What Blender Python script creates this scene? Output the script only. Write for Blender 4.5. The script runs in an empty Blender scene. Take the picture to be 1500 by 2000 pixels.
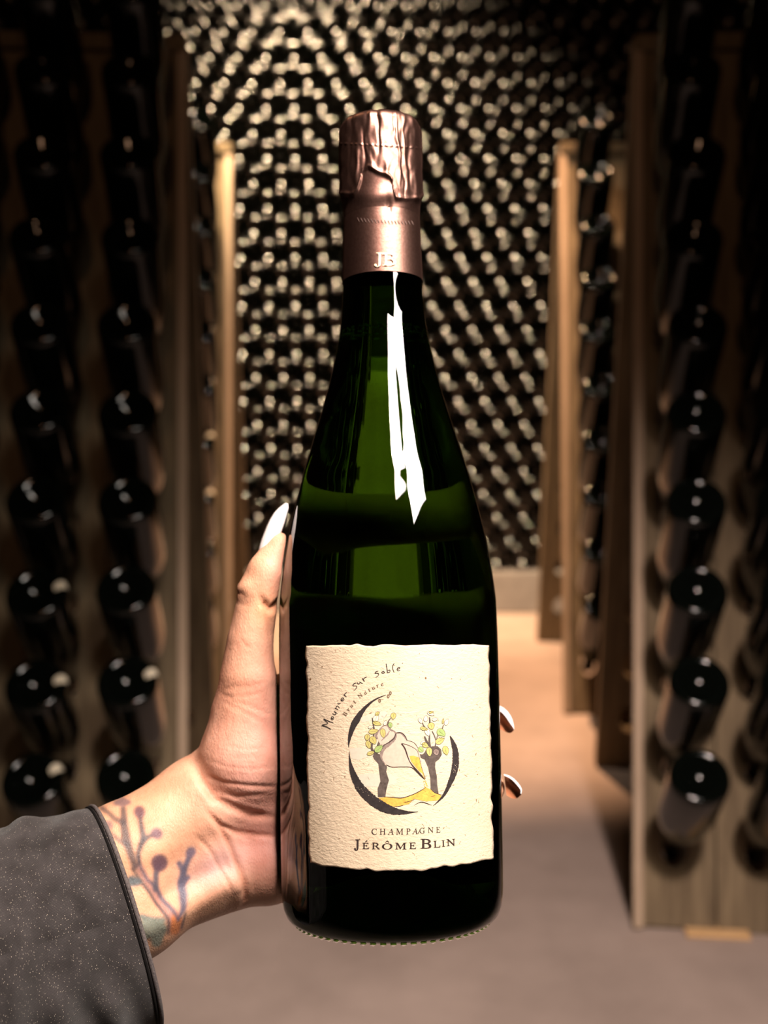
import bpy, bmesh, math, random
import numpy as np
from mathutils import Vector, Matrix

random.seed(7)
rng = np.random.default_rng(7)
SC = bpy.context.scene
COL = SC.collection
R = math.radians

# ------------------------------------------------------------------ camera
F_PX = 2290.0
PITCH = R(8.17)
CAM = Vector((0, 0, 0.924))
RIGHT = Vector((1, 0, 0))
UP = Vector((0, math.sin(PITCH), math.cos(PITCH)))
FWD = Vector((0, math.cos(PITCH), -math.sin(PITCH)))


def unproj(x, y, z):
    x, y, z = float(x), float(y), float(z)
    return CAM + z * (FWD + RIGHT * ((x - 750) / F_PX) + UP * ((1000 - y) / F_PX))


def proj(p):
    d = Vector(p) - CAM
    z = d.dot(FWD)
    return 750 + F_PX * d.dot(RIGHT) / z, 1000 - F_PX * d.dot(UP) / z, z


def view(r, u, f):
    return RIGHT * r + UP * u + FWD * f


cd = bpy.data.cameras.new('camera')
cam = bpy.data.objects.new('camera', cd)
COL.objects.link(cam)
cam.location = CAM
cam.rotation_euler = (R(90) - PITCH, 0, 0)
cd.sensor_fit = 'HORIZONTAL'
cd.sensor_width = 36.0
cd.lens = F_PX / 1500 * 36.0
cd.clip_start = 0.02
cd.dof.use_dof = True
cd.dof.focus_distance = 0.425
cd.dof.aperture_fstop = 12.0
SC.camera = cam

# ------------------------------------------------------------------ world, lights, exposure
SC.view_settings.view_transform = 'Standard'
SC.view_settings.look = 'None'
SC.view_settings.exposure = 0.0
SC.view_settings.gamma = 1.0
SC.view_settings.use_curve_mapping = False
SC.cycles.use_adaptive_sampling = False
SC.cycles.caustics_reflective = False
SC.cycles.caustics_refractive = False
SC.cycles.sample_clamp_indirect = 4.0
SC.cycles.max_bounces = 10

w = bpy.data.worlds.new('cellar_air')
SC.world = w
w.use_nodes = True
w.node_tree.nodes['Background'].inputs['Color'].default_value = (0.9, 0.75, 0.65, 1)
w.node_tree.nodes['Background'].inputs['Strength'].default_value = 0.004


def look_at(o, target):
    d = Vector(target) - o.location
    o.rotation_euler = d.to_track_quat('-Z', 'Y').to_euler()


def area(name, loc, target, sx, sy, power, color, spread=180):
    l = bpy.data.lights.new(name, 'AREA')
    l.shape = 'RECTANGLE'
    l.size, l.size_y = sx, sy
    l.energy, l.color = power, color
    l.spread = R(spread)
    o = bpy.data.objects.new(name, l)
    COL.objects.link(o)
    o.location = loc
    look_at(o, target)
    return o


def spot(name, loc, target, power, color, angle, blend, radius):
    l = bpy.data.lights.new(name, 'SPOT')
    l.energy, l.color = power, color
    l.spot_size, l.spot_blend = R(angle), blend
    l.shadow_soft_size = radius
    o = bpy.data.objects.new(name, l)
    COL.objects.link(o)
    o.location = loc
    look_at(o, target)
    return o


BOTTLE_MID = unproj(760, 1250, 0.46)
area('key_panel', BOTTLE_MID + view(0.50, 0.70, -0.52), BOTTLE_MID, 0.32, 0.27, 3.8, (1.0, 0.90, 0.80), 80)
area('fill_panel', BOTTLE_MID + view(0.22, 0.766, -0.604), BOTTLE_MID + view(-0.04, 0, 0), 0.22, 0.26, 3.0, (1.0, 0.86, 0.73), 90)
spot('wall_lamp', (-0.42, 2.75, 2.52), (-0.18, 4.0, 1.17), 1000, (1.0, 0.71, 0.43), 68, 0.9, 0.045)
spot('side_lamp', (-0.95, 1.15, 2.45), (-0.07, 0.46, 0.82), 16, (1.0, 0.58, 0.30), 22, 0.6, 0.04)
spot('near_rack_fill', (-0.10, -0.9, 2.55), (0.0, 1.9, 1.25), 21, (1.0, 0.55, 0.32), 46, 0.7, 0.05)  # added fill behind the camera, for highlight dots on the near rack bottles
spot('far_rack_fill', (0.0, 1.95, 2.6), (0.0, 3.0, 0.9), 80, (1.0, 0.80, 0.62), 60, 0.7, 0.04)  # added light without a known fixture, puts highlights on the far rack bottles
spot('aisle_lamp', (0.12, 3.00, 2.65), (0.16, 3.15, 0.0), 640, (1.0, 0.57, 0.31), 44, 0.7, 0.05)
spot('front_lamp', (0.30, -0.5, 2.4), (0.25, 1.55, 0.0), 380, (1.0, 0.80, 0.72), 36, 0.9, 0.08)


# ------------------------------------------------------------------ materials
def new_mat(name):
    m = bpy.data.materials.new(name)
    m.use_nodes = True
    nt = m.node_tree
    return m, nt, nt.nodes['Principled BSDF']


def N(nt, typ, **kw):
    n = nt.nodes.new(typ)
    for k, v in kw.items():
        if k in n.inputs:
            n.inputs[k].default_value = v
        else:
            setattr(n, k, v)
    return n


def ramp(nt, src, stops):
    r = nt.nodes.new('ShaderNodeValToRGB')
    e = r.color_ramp.elements
    while len(e) < len(stops):
        e.new(0.5)
    for i, (p, c) in enumerate(stops):
        e[i].position = p
        e[i].color = (c[0], c[1], c[2], 1) if len(c) == 3 else c
    nt.links.new(src, r.inputs[0])
    return r


def bump(nt, src, b, strength, dist):
    n = N(nt, 'ShaderNodeBump', Strength=strength, Distance=dist)
    nt.links.new(src, n.inputs['Height'])
    nt.links.new(n.outputs[0], b.inputs['Normal'])
    return n


def plain(name, color, rough=0.6, metallic=0.0, spec=0.5):
    m, nt, b = new_mat(name)
    b.inputs['Base Color'].default_value = (*color, 1)
    b.inputs['Roughness'].default_value = rough
    b.inputs['Metallic'].default_value = metallic
    b.inputs['Specular IOR Level'].default_value = spec
    return m


def noisy(name, c1, c2, scale, rough, stretch=(1, 1, 1), bump_s=0.2, bump_d=0.002, detail=6, coord='Object', spec=0.4):
    m, nt, b = new_mat(name)
    tc = N(nt, 'ShaderNodeTexCoord')
    mp = N(nt, 'ShaderNodeMapping')
    mp.inputs['Scale'].default_value = stretch
    nt.links.new(tc.outputs[coord], mp.inputs[0])
    no = N(nt, 'ShaderNodeTexNoise', Scale=scale, Detail=detail, Roughness=0.6)
    nt.links.new(mp.outputs[0], no.inputs['Vector'])
    rp = ramp(nt, no.outputs['Fac'], [(0.3, c1), (0.7, c2)])
    nt.links.new(rp.outputs[0], b.inputs['Base Color'])
    b.inputs['Roughness'].default_value = rough
    b.inputs['Specular IOR Level'].default_value = spec
    if bump_s:
        bump(nt, no.outputs['Fac'], b, bump_s, bump_d)
    return m


M_FLOOR = noisy('floor_concrete', (0.30, 0.235, 0.20), (0.40, 0.315, 0.27), 5, 0.75, bump_s=0.1, bump_d=0.003, spec=0.2)
M_KERB = noisy('kerb_concrete', (0.17, 0.155, 0.15), (0.25, 0.23, 0.22), 9, 0.85, spec=0.2)
M_WALL = noisy('cellar_plaster', (0.05, 0.045, 0.04), (0.09, 0.08, 0.07), 4, 0.95, spec=0.1)
M_WOOD = noisy('weathered_wood', (0.095, 0.068, 0.040), (0.215, 0.163, 0.097), 14, 0.8, stretch=(6, 6, 0.5), bump_s=0.3, spec=0.25)
M_STRIP = noisy('worn_wood_edge', (0.30, 0.22, 0.15), (0.46, 0.35, 0.25), 14, 0.75, stretch=(6, 6, 0.5), bump_s=0.3, spec=0.25)
M_FOOT = noisy('new_pine', (0.50, 0.30, 0.13), (0.62, 0.40, 0.20), 20, 0.7, stretch=(1, 5, 5))
M_MARK = plain('cream_paint', (0.74, 0.66, 0.50), 0.8)
M_CAP = plain('crown_cap_steel', (0.5, 0.48, 0.45), 0.35, 1.0)


def dark_glass(name, rough, ior, tint=(0.004, 0.007, 0.004)):
    """bottle glass full of wine: black-green body under a clear reflecting skin"""
    m, nt, b = new_mat(name)
    out = nt.nodes['Material Output']
    nt.nodes.remove(b)
    tc = N(nt, 'ShaderNodeTexCoord')
    no = N(nt, 'ShaderNodeTexNoise', Scale=25.0, Detail=3.0)
    nt.links.new(tc.outputs['Object'], no.inputs['Vector'])
    rp = ramp(nt, no.outputs['Fac'], [(0.35, (rough * 0.85,) * 3), (0.7, (rough * 1.15,) * 3)])
    df = N(nt, 'ShaderNodeBsdfDiffuse')
    df.inputs['Color'].default_value = (*tint, 1)
    gl = N(nt, 'ShaderNodeBsdfAnisotropic')
    gl.distribution = 'BECKMANN'
    gl.inputs['Color'].default_value = (1, 1, 1, 1)
    nt.links.new(rp.outputs[0], gl.inputs['Roughness'])
    fr = N(nt, 'ShaderNodeFresnel', IOR=ior)
    mx = N(nt, 'ShaderNodeMixShader')
    nt.links.new(fr.outputs[0], mx.inputs[0])
    nt.links.new(df.outputs[0], mx.inputs[1])
    nt.links.new(gl.outputs[0], mx.inputs[2])
    nt.links.new(mx.outputs[0], out.inputs['Surface'])
    return m


M_STACK = dark_glass('stacked_bottle_glass', 0.18, 1.75, (0.0003, 0.0004, 0.0003))
M_RACKB = dark_glass('rack_bottle_glass', 0.14, 1.43, (0.0015, 0.0022, 0.0016))


# ------------------------------------------------------------------ mesh helpers
def mesh(name, verts, faces, mats=None, smooth=True, face_mats=None):
    me = bpy.data.meshes.new(name)
    me.from_pydata([tuple(v) for v in verts], [], [tuple(f) for f in faces])
    for m in (mats if isinstance(mats, (list, tuple)) else [mats] if mats else []):
        me.materials.append(m)
    if smooth:
        me.polygons.foreach_set('use_smooth', [True] * len(me.polygons))
    if face_mats is not None:
        me.polygons.foreach_set('material_index', face_mats)
    me.update()
    return me


def link(name, me, parent=None, label=None, cat=None, group=None, kind=None):
    o = bpy.data.objects.new(name, me)
    COL.objects.link(o)
    if parent is not None:
        o.parent = parent
    tag(o, label, cat, group, kind)
    return o


def tag(o, label=None, cat=None, group=None, kind=None):
    for k, v in (('label', label), ('category', cat), ('group', group), ('kind', kind)):
        if v:
            o[k] = v


def lathe(prof, seg):
    """profile of (radius, height), closed on the axis where radius is 0"""
    V, Fc, rings = [], [], []
    for r, z in prof:
        if r < 1e-7:
            rings.append([len(V)])
            V.append((0, 0, z))
        else:
            rings.append(list(range(len(V), len(V) + seg)))
            for k in range(seg):
                a = 2 * math.pi * k / seg
                V.append((r * math.cos(a), r * math.sin(a), z))
    for A, B in zip(rings, rings[1:]):
        for k in range(seg):
            k2 = (k + 1) % seg
            if len(A) == 1 and len(B) == 1:
                continue
            if len(A) == 1:
                Fc.append((A[0], B[k2], B[k]))
            elif len(B) == 1:
                Fc.append((A[k], A[k2], B[0]))
            else:
                Fc.append((A[k], A[k2], B[k2], B[k]))
    return V, Fc


def box(x0, y0, z0, x1, y1, z1):
    V = [(x, y, z) for z in (z0, z1) for y in (y0, y1) for x in (x0, x1)]
    Fc = [(0, 2, 3, 1), (4, 5, 7, 6), (0, 1, 5, 4), (2, 6, 7, 3), (0, 4, 6, 2), (1, 3, 7, 5)]
    return V, Fc


def bevel_mesh(me, off, seg=2):
    bm = bmesh.new()
    bm.from_mesh(me)
    bmesh.ops.bevel(bm, geom=bm.edges[:], offset=off, segments=seg, affect='EDGES', profile=0.5)
    bm.to_mesh(me)
    bm.free()
    return me


# ------------------------------------------------------------------ the room
def slab(name, a, b, m):
    V, Fc = box(*a, *b)
    link(name, mesh(name, V, Fc, m, smooth=False), kind='structure')


slab('floor', (-2.4, -1.7, -0.1), (2.4, 4.7, 0.0), M_FLOOR)
slab('ceiling', (-2.4, -1.7, 2.8), (2.4, 4.7, 2.9), M_WALL)
slab('wall_back', (-2.4, 4.45, 0.0), (2.4, 4.7, 2.8), M_WALL)
slab('wall_front', (-2.4, -1.7, 0.0), (2.4, -1.5, 2.8), M_WALL)
slab('wall_left', (-2.4, -1.5, 0.0), (-2.2, 4.45, 2.8), M_WALL)
slab('wall_right', (2.2, -1.5, 0.0), (2.4, 4.45, 2.8), M_WALL)
kV, kF = box(-2.2, 3.97, 0.0, 2.2, 4.45, 0.145)
link('trim_1', bevel_mesh(mesh('trim_1', kV, kF, M_KERB, smooth=False), 0.006), kind='structure')

# ------------------------------------------------------------------ riddling racks and their bottles
LEAN = R(14.2)
BOARD = 1.48
PW, CELL, TH = 0.131, 0.132, 0.022
HOLE0 = 0.125


def plank_mesh():
    """one board with ten real elliptical holes; local x 0..PW, z along the board, front at y=0, back at y=TH"""
    x0, x1 = 0.0012, PW - 0.0012
    V, Fc = [], []

    def quad(pts):
        i = len(V)
        V.extend(pts)
        Fc.append((i, i + 1, i + 2, i + 3))
    zs = [0.0, HOLE0 - CELL / 2] + [HOLE0 - CELL / 2 + CELL * k for k in range(1, 11)] + [BOARD]
    for k in range(len(zs) - 1):
        a, b = zs[k], zs[k + 1]
        hole = 0 < k < len(zs) - 2
        if not hole:
            quad([(x0, 0, a), (x1, 0, a), (x1, 0, b), (x0, 0, b)])
            quad([(x0, TH, a), (x0, TH, b), (x1, TH, b), (x1, TH, a)])
        else:
            cx, cz = PW / 2, (a + b) / 2
            n = 16
            ring, sq = [], []
            for j in range(n):
                t = 2 * math.pi * j / n
                c, s = math.cos(t), math.sin(t)
                ring.append((cx + 0.0206 * c, cz + 0.0325 * s))
                mx = max(abs(c), abs(s))
                sq.append((cx + (x1 - x0) / 2 * c / mx, cz + (b - a) / 2 * s / mx))
            for j in range(n):
                j2 = (j + 1) % n
                r0, r1, s0, s1 = ring[j], ring[j2], sq[j], sq[j2]
                quad([(s0[0], 0, s0[1]), (s1[0], 0, s1[1]), (r1[0], 0, r1[1]), (r0[0], 0, r0[1])])
                quad([(s0[0], TH, s0[1]), (r0[0], TH, r0[1]), (r1[0], TH, r1[1]), (s1[0], TH, s1[1])])
                quad([(r0[0], 0, r0[1]), (r1[0], 0, r1[1]), (r1[0], TH, r1[1]), (r0[0], TH, r0[1])])
        quad([(x0, 0, a), (x0, 0, b), (x0, TH, b), (x0, TH, a)])
        quad([(x1, 0, a), (x1, TH, a), (x1, TH, b), (x1, 0, b)])
    quad([(x0, 0, 0), (x0, TH, 0), (x1, TH, 0), (x1, 0, 0)])
    quad([(x0, 0, BOARD), (x1, 0, BOARD), (x1, TH, BOARD), (x0, TH, BOARD)])
    me = mesh('plank', V, Fc, M_WOOD, smooth=False)
    bm = bmesh.new()
    bm.from_mesh(me)
    bmesh.ops.remove_doubles(bm, verts=bm.verts, dist=1e-5)
    bmesh.ops.recalc_face_normals(bm, faces=bm.faces)
    bm.to_mesh(me)
    bm.free()
    return me


PLANK = plank_mesh()
_v, _f = box(0, 0, 0, 0.016, 0.008, BOARD)
STRIP = bevel_mesh(mesh('edge_strip', _v, _f, M_STRIP, smooth=False), 0.0015)

# generic champagne bottle, base at 0, neck towards +z
BPROF = [(0, .019), (.006, .0185), (.013, .0155), (.021, .0095), (.0275, .0042), (.032, .0012), (.0355, 0), (.0385, .0008),
         (.0415, .0034), (.0433, .0075), (.044, .013), (.044, .060), (.0438, .118), (.0425, .140), (.0395, .160), (.035, .182),
         (.0295, .205), (.0235, .228), (.0188, .248), (.016, .265), (.0148, .282), (.0146, .286), (.0160, .2865), (.0160, .292), (.0146, .2935), (.0138, .299), (0, .299)]
_v, _f = lathe(BPROF, 40)
RACK_BOTTLE = mesh('rack_bottle', _v, _f, M_RACKB)
_v, _f = lathe([(.0142, .2945), (.0158, .296), (.0155, .300), (.013, .3025), (0, .3025)], 20)
CROWN = mesh('crown_cap', _v, _f, M_CAP)
MATS = {}


def mark_mesh():
    """a dab of paint that follows the base rim, on the +x side"""
    prof = [(.0255, .0057), (.0275, .0042), (.032, .0012), (.0355, 0), (.0385, .0008), (.0415, .0034), (.0433, .0075), (.044, .013)]
    V, Fc = [], []
    nw = 5
    for i, (r, z) in enumerate(prof):
        wd = 0.0065 * math.sin(math.pi * (i + 0.9) / (len(prof) + 0.8)) ** 0.5
        for k in range(nw):
            a = (k / (nw - 1) - 0.5) * 2 * wd / r
            rr, zz = (r + .0004, z - .0006)
            V.append((rr * math.cos(a), rr * math.sin(a), zz))
    for i in range(len(prof) - 1):
        for k in range(nw - 1):
            q = i * nw + k
            Fc.append((q, q + 1, q + nw + 1, q + nw))
    return mesh('paint_mark', V, Fc, M_MARK)


MARK = mark_mesh()
ORD = ['lowest', 'second', 'third', 'fourth', 'fifth', 'sixth', 'seventh', 'eighth', 'ninth', 'topmost']


def rack(foot, yaw, side, nplanks, ncols, label, where, marks=(), tilt=45):
    root = bpy.data.objects.new('riddling_rack', None)
    COL.objects.link(root)
    tag(root, label, 'rack', 'riddling racks')
    root.location = (foot[0], foot[1], 0)
    root.rotation_euler = (0, 0, yaw)
    Mroot = Matrix.Translation((foot[0], foot[1], 0)) @ Matrix.Rotation(yaw, 4, 'Z')
    for face in (0, 1):
        # front board leans back, rear board leans forward to meet it
        if face == 0:
            Mb = Matrix.Rotation(-LEAN, 4, 'X')
        else:
            Mb = Matrix.Translation((0, 0.75, 0)) @ Matrix.Rotation(LEAN, 4, 'X') @ Matrix.Diagonal((1, -1, 1, 1))
        for k in range(nplanks):
            x = k * PW if side > 0 else -(k + 1) * PW
            p = link('plank', PLANK, root)
            p.matrix_local = Mb @ Matrix.Translation((x, rng.uniform(0, .0015), rng.uniform(-.003, .003) + .004))
        s = link('edge_strip', STRIP, root, 'paler worn edge batten')
        s.matrix_local = Mb @ Matrix.Translation((0.0 if side > 0 else -0.016, -0.0085, 0.004))
    top = BOARD * math.cos(LEAN)
    wid = nplanks * PW
    V, Fc = box(0 if side > 0 else -wid, 0.375 - 0.028, top - 0.014, wid if side > 0 else 0, 0.375 + 0.028, top + 0.014)
    link('top_rail', bevel_mesh(mesh('top_rail', V, Fc, M_WOOD, smooth=False), 0.004), root)
    V, Fc = box(PW - 0.05, -0.02, 0, PW + 0.05, 0.03, 0.007)
    fm = bevel_mesh(mesh('foot_wedge', V, Fc, M_FOOT, smooth=False), 0.002)
    fw = link('foot_wedge', fm, root, 'small pale pine wedge')
    if side < 0:
        fw.location.x = -2 * PW
    n = Vector((0, math.cos(LEAN), -math.sin(LEAN)))
    up = Vector((0, math.sin(LEAN), math.cos(LEAN)))
    for c in range(ncols):
        for r in range(10):
            x = (c + 0.5) * PW * side
            hole = Vector((x, 0, 0)) + up * (HOLE0 + CELL * r + .004)
            a = R(tilt + random.uniform(-.7, .7))
            b = R(random.uniform(-.8, .8))
            axis = Vector((math.sin(b), math.cos(a) * math.cos(b), -math.sin(a)))
            base = hole - axis * 0.277 + n * 0.011
            # local +x stays horizontal to the right, local +z runs down the neck
            X = Vector((1, 0, 0))
            X = (X - axis * X.dot(axis)).normalized()
            Y = axis.cross(X)
            rot = Matrix((X, Y, axis)).transposed().to_4x4()
            Ml = Mroot @ Matrix.Translation(base) @ rot
            marked = (c, r) in marks
            lab = f'dark {"paint-marked " if marked else ""}bottle in {where}, {ORD[r]} row, ' + \
                  ['column beside the aisle', 'second column from aisle', 'third column from aisle'][c]
            bo = link('rack_bottle', RACK_BOTTLE, None, lab, 'bottle', 'bottles in the riddling racks')
            bo.matrix_world = Ml
            link('crown_cap', CROWN, bo, 'steel crown cap')
            if marked:
                mk = link('paint_mark', MARK, bo, 'cream paint dab on the base')
                mk.rotation_euler = (0, 0, R(random.uniform(-28, -8)))


rack((0.396, 1.755), R(-5.5), 1, 3, 3, 'weathered wooden riddling rack nearest on the right of the aisle', 'near right rack', {(1, 3)})
rack((-0.312, 1.755), R(4.5), -1, 3, 3, 'weathered wooden riddling rack nearest on the left of the aisle', 'near left rack', {(1, 0), (1, 1), (1, 2), (0, 1)})
rack((0.452, 2.85), R(-2.2), 1, 3, 2, 'wooden riddling rack behind the near right rack, warmly lit edge', 'far right rack')
rack((-0.384, 2.85), R(3.0), -1, 3, 2, 'wooden riddling rack behind the near left rack, bright tan edge', 'far left rack', {(0, 3), (0, 2)})

# ------------------------------------------------------------------ the wall of stacked bottles
SPROF = [(0, .024), (.010, .0225), (.020, .0175), (.027, .0105), (.0305, .0050), (.0320, .0018), (.0340, .0003), (.0360, 0), (.0392, .0010), (.042, .0040), (.0437, .0090),
         (.044, .016), (.044, .118), (.0395, .160), (.0295, .205), (.0188, .248), (.0148, .282), (.0155, .300), (0, .301)]
sv, sf = lathe(SPROF, 28)
STACK = mesh('stacked_bottle', sv, sf, M_STACK)
DX, DZ = 0.0905, 0.0795
WALL_Y = 4.0
HERO_SIL = [(200, 670, 815), (560, 668, 826), (720, 651, 855), (870, 618, 876), (960, 594, 915), (1060, 572, 951), (1190, 547, 974), (1900, 548, 986)]


def hero_span(y):
    ys = [h[0] for h in HERO_SIL]
    return np.interp(y, ys, [h[1] for h in HERO_SIL]), np.interp(y, ys, [h[2] for h in HERO_SIL])


seen, unseen = [], []
for i in range(28):
    for j in range(-16, 17):
        X = (j + (0.5 if i % 2 else 0.0)) * DX + 0.02 + random.uniform(-.0008, .0008)
        Z = 0.145 + 0.0442 + i * DZ
        yy = WALL_Y + random.uniform(-.005, .005)
        px, py, _ = proj((X, yy, Z))
        xl, xr = hero_span(py)
        left = 448 if py > 300 else 385
        right = 1095 if py > 310 else 1262
        vis = left < px < right and -14 < py < 1150 and not (py > 205 and xl - 4 < px < xr + 4)
        (seen if vis else unseen).append((i, X, yy, Z, px, py))
NUM = ['bottom', 'second', 'third', 'fourth', 'fifth', 'sixth', 'seventh', 'eighth', 'ninth', 'tenth', 'eleventh', 'twelfth', 'thirteenth',
       'fourteenth', 'fifteenth', 'sixteenth', 'seventeenth', 'eighteenth', 'nineteenth', 'twentieth', 'twenty-first', 'twenty-second',
       'twenty-third', 'twenty-fourth', 'twenty-fifth', 'twenty-sixth', 'twenty-seventh', 'twenty-eighth']
CNT = ['first'] + NUM[1:]
if len(seen) > 300:
    # the ones past the limit are the least visible: the dark upper corner and the top edge of the frame
    order = sorted(seen, key=lambda s: (s[5] < 330 and s[4] > 930) * 2000 + max(0, 300 - s[5]) + max(0, s[4] - 900) * .5)
    keep = set(map(id, order[:300]))
    unseen += [s for s in seen if id(s) not in keep]
    seen = [s for s in seen if id(s) in keep]
print('stack in view', len(seen), 'rest', len(unseen))
rows = {}
for s in seen:
    rows.setdefault(s[0], []).append(s)
ROT_STACK = Matrix.Rotation(R(-90), 4, 'X')
for i, row in sorted(rows.items()):
    below = row[0][5] > 205
    xl, xr = hero_span(row[0][5])
    L = sorted([s for s in row if not below or s[4] < (xl + xr) / 2], key=lambda s: s[4])
    Rr = sorted([s for s in row if below and s[4] >= (xl + xr) / 2], key=lambda s: s[4])
    if below:
        L = L[::-1]
    for part, text in ((L, 'left of held bottle' if below else 'from the left end'), (Rr, 'right of held bottle')):
        for k, s in enumerate(part):
            lab = f'round bottle base in back stack, {NUM[i]} row above kerb, {CNT[k]} {text}'
            o = link('stacked_bottle', STACK, None, lab, 'bottle', 'bottles stacked in the back wall')
            o.matrix_world = Matrix.Translation((s[1], s[2], s[3])) @ ROT_STACK @ Matrix.Rotation(random.uniform(0, 6.28), 4, 'Z')
bv = np.array(sv)
bV, bF = [], []
for s in unseen:
    q = len(bV)
    bV.extend([(s[1] + v[0], s[2] + v[2], s[3] - v[1]) for v in sv])
    bF.extend([tuple(q + k for k in f) for f in sf])
link('bottle_stack', mesh('bottle_stack', bV, bF, M_STACK), None, 'rest of the dark stacked bottles behind racks and along the top of the back wall', 'bottle stack', None, 'stuff')


# ------------------------------------------------------------------ the held champagne bottle
Z0 = 0.458
P0 = unproj(767, 1795, Z0)
L_, ztop = 0.323, 0.4918
for _ in range(20):
    ptop = unproj(742.5, 243, ztop)
    L_ = (ptop - P0).length
    ztop = Z0 + L_ * math.sin(R(6.0))
AX = (ptop - P0).normalized()
BX = (RIGHT - AX * RIGHT.dot(AX)).normalized()
BY = AX.cross(BX)
HM = Matrix((BX, BY, AX)).transposed().to_4x4()
HM.translation = P0
HMI = HM.inverted()
CAM_L = HMI @ CAM

# silhouette of the bottle (pixel row, half width in pixels) -> profile (height, radius)
SIL = [(1764, 213.5), (1740, 216.3), (1690, 217), (1600, 216.8), (1450, 216), (1320, 214.5), (1243, 213.5), (1191, 212), (1169, 211),
       (1106, 203), (1058, 194.5), (1003, 182), (958, 170), (925, 161.5), (873, 145), (799, 122), (725, 101.5), (647, 85.5),
       (614, 81.5), (562, 78), (540, 76.5), (430, 75), (300, 75)]


def axis_row(y):
    """distance along the axis of the point that projects to pixel row y"""
    a, b = -0.05, 0.4
    for _ in range(40):
        m = (a + b) / 2
        if proj(P0 + AX * m)[1] > y:
            a = m
        else:
            b = m
    return (a + b) / 2


PS, PR = [], []
for y, h in SIL:
    s = axis_row(y)
    z = proj(P0 + AX * s)[2]
    PS.append(s)
    PR.append(h * z / F_PX * 0.996)


def smooth_prof(s):
    # Catmull-Rom through the silhouette samples
    i = int(np.clip(np.searchsorted(PS, s) - 1, 0, len(PS) - 2))
    s0, s1 = PS[i], PS[i + 1]
    t = min(max((s - s0) / (s1 - s0), 0), 1)
    m = []
    for k in (i, i + 1):
        a, b = max(k - 1, 0), min(k + 1, len(PS) - 1)
        m.append((PR[b] - PR[a]) / (PS[b] - PS[a]) * (s1 - s0))
    h = (2 * t ** 3 - 3 * t * t + 1) * PR[i] + (t ** 3 - 2 * t * t + t) * m[0] + (-2 * t ** 3 + 3 * t * t) * PR[i + 1] + (t ** 3 - t * t) * m[1]
    return h


S_TAB = np.linspace(PS[0], PS[-1], 400)
R_TAB = np.array([smooth_prof(s) for s in S_TAB])
S_TOP = axis_row(243)
S_FOIL = axis_row(553)
S_LIQ = axis_row(652)


def rad(s):
    return float(np.interp(s, S_TAB, R_TAB))


def to_surface(x, y, off=0.0, radius=rad):
    """pixel -> (angle, height) on the bottle, angle 0 facing the camera, positive to the right"""
    d = HMI.to_3x3() @ (FWD + RIGHT * ((x - 750) / F_PX) + UP * ((1000 - y) / F_PX))
    s = 0.1
    for _ in range(14):
        r = radius(s) + off
        a = d.x ** 2 + d.y ** 2
        b = CAM_L.x * d.x + CAM_L.y * d.y
        c = CAM_L.x ** 2 + CAM_L.y ** 2 - r * r
        D = b * b - a * c
        t = (-b - math.sqrt(max(D, 0))) / a
        p = CAM_L + d * t
        s = 0.5 * s + 0.5 * p.z if abs(p.z - s) > 0.002 else p.z
    return math.atan2(p.x, -p.y), p.z


def on_bottle(ang, s, off, radius=rad):
    r = radius(s) + off
    return (r * math.sin(ang), -r * math.cos(ang), s)


# --- materials of the bottle
mg, nt, b = new_mat('green_bottle_glass')
b.inputs['Base Color'].default_value = (0.026, 0.105, 0.004, 1)
b.inputs['Transmission Weight'].default_value = 1.0
b.inputs['Roughness'].default_value = 0.0
b.inputs['IOR'].default_value = 1.45
M_GLASS = mg

mf, nt, b = new_mat('rose_foil')
tc = N(nt, 'ShaderNodeTexCoord')
no = N(nt, 'ShaderNodeTexNoise', Scale=900.0, Detail=3.0)
nt.links.new(tc.outputs['Object'], no.inputs['Vector'])
rp = ramp(nt, no.outputs['Fac'], [(0.3, (0.165, 0.087, 0.069)), (0.7, (0.21, 0.115, 0.092))])
nt.links.new(rp.outputs[0], b.inputs['Base Color'])
b.inputs['Metallic'].default_value = 1.0
b.inputs['Roughness'].default_value = 0.40
bump(nt, no.outputs['Fac'], b, 0.12, 0.0003)
M_FOIL = mf
M_GOLD = plain('pale_gold_print', (0.80, 0.68, 0.42), 0.5)
M_PERF = plain('perforation_cut', (0.10, 0.06, 0.05), 0.7)

mp_, nt, b = new_mat('handmade_paper')
tc = N(nt, 'ShaderNodeTexCoord')
n1 = N(nt, 'ShaderNodeTexNoise', Scale=60.0, Detail=5.0)
nt.links.new(tc.outputs['Object'], n1.inputs['Vector'])
rp = ramp(nt, n1.outputs['Fac'], [(0.3, (0.56, 0.44, 0.315)), (0.7, (0.62, 0.50, 0.37))])
nt.links.new(rp.outputs[0], b.inputs['Base Color'])
b.inputs['Roughness'].default_value = 0.9
b.inputs['Specular IOR Level'].default_value = 0.1
mpp = N(nt, 'ShaderNodeMapping')
mpp.inputs['Scale'].default_value = (0.8, 0.8, 1.5)
nt.links.new(tc.outputs['Object'], mpp.inputs[0])
n2 = N(nt, 'ShaderNodeTexNoise', Scale=650.0, Detail=4.0, Roughness=0.65)
nt.links.new(mpp.outputs[0], n2.inputs['Vector'])
bump(nt, n2.outputs['Fac'], b, 0.55, 0.0006)
M_PAPER = mp_


def ink(name, c, var=0.25):
    m = noisy(name, tuple(v * (1 - var) for v in c), tuple(min(1, v * (1 + var)) for v in c), 700, 0.9, bump_s=0, spec=0.1)
    return m


HERO = bpy.data.objects.new('champagne_bottle', None)
COL.objects.link(HERO)
HERO.matrix_world = HM
tag(HERO, 'dark green champagne bottle with cream paper label and rose foil, held in the hand', 'bottle')

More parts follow.
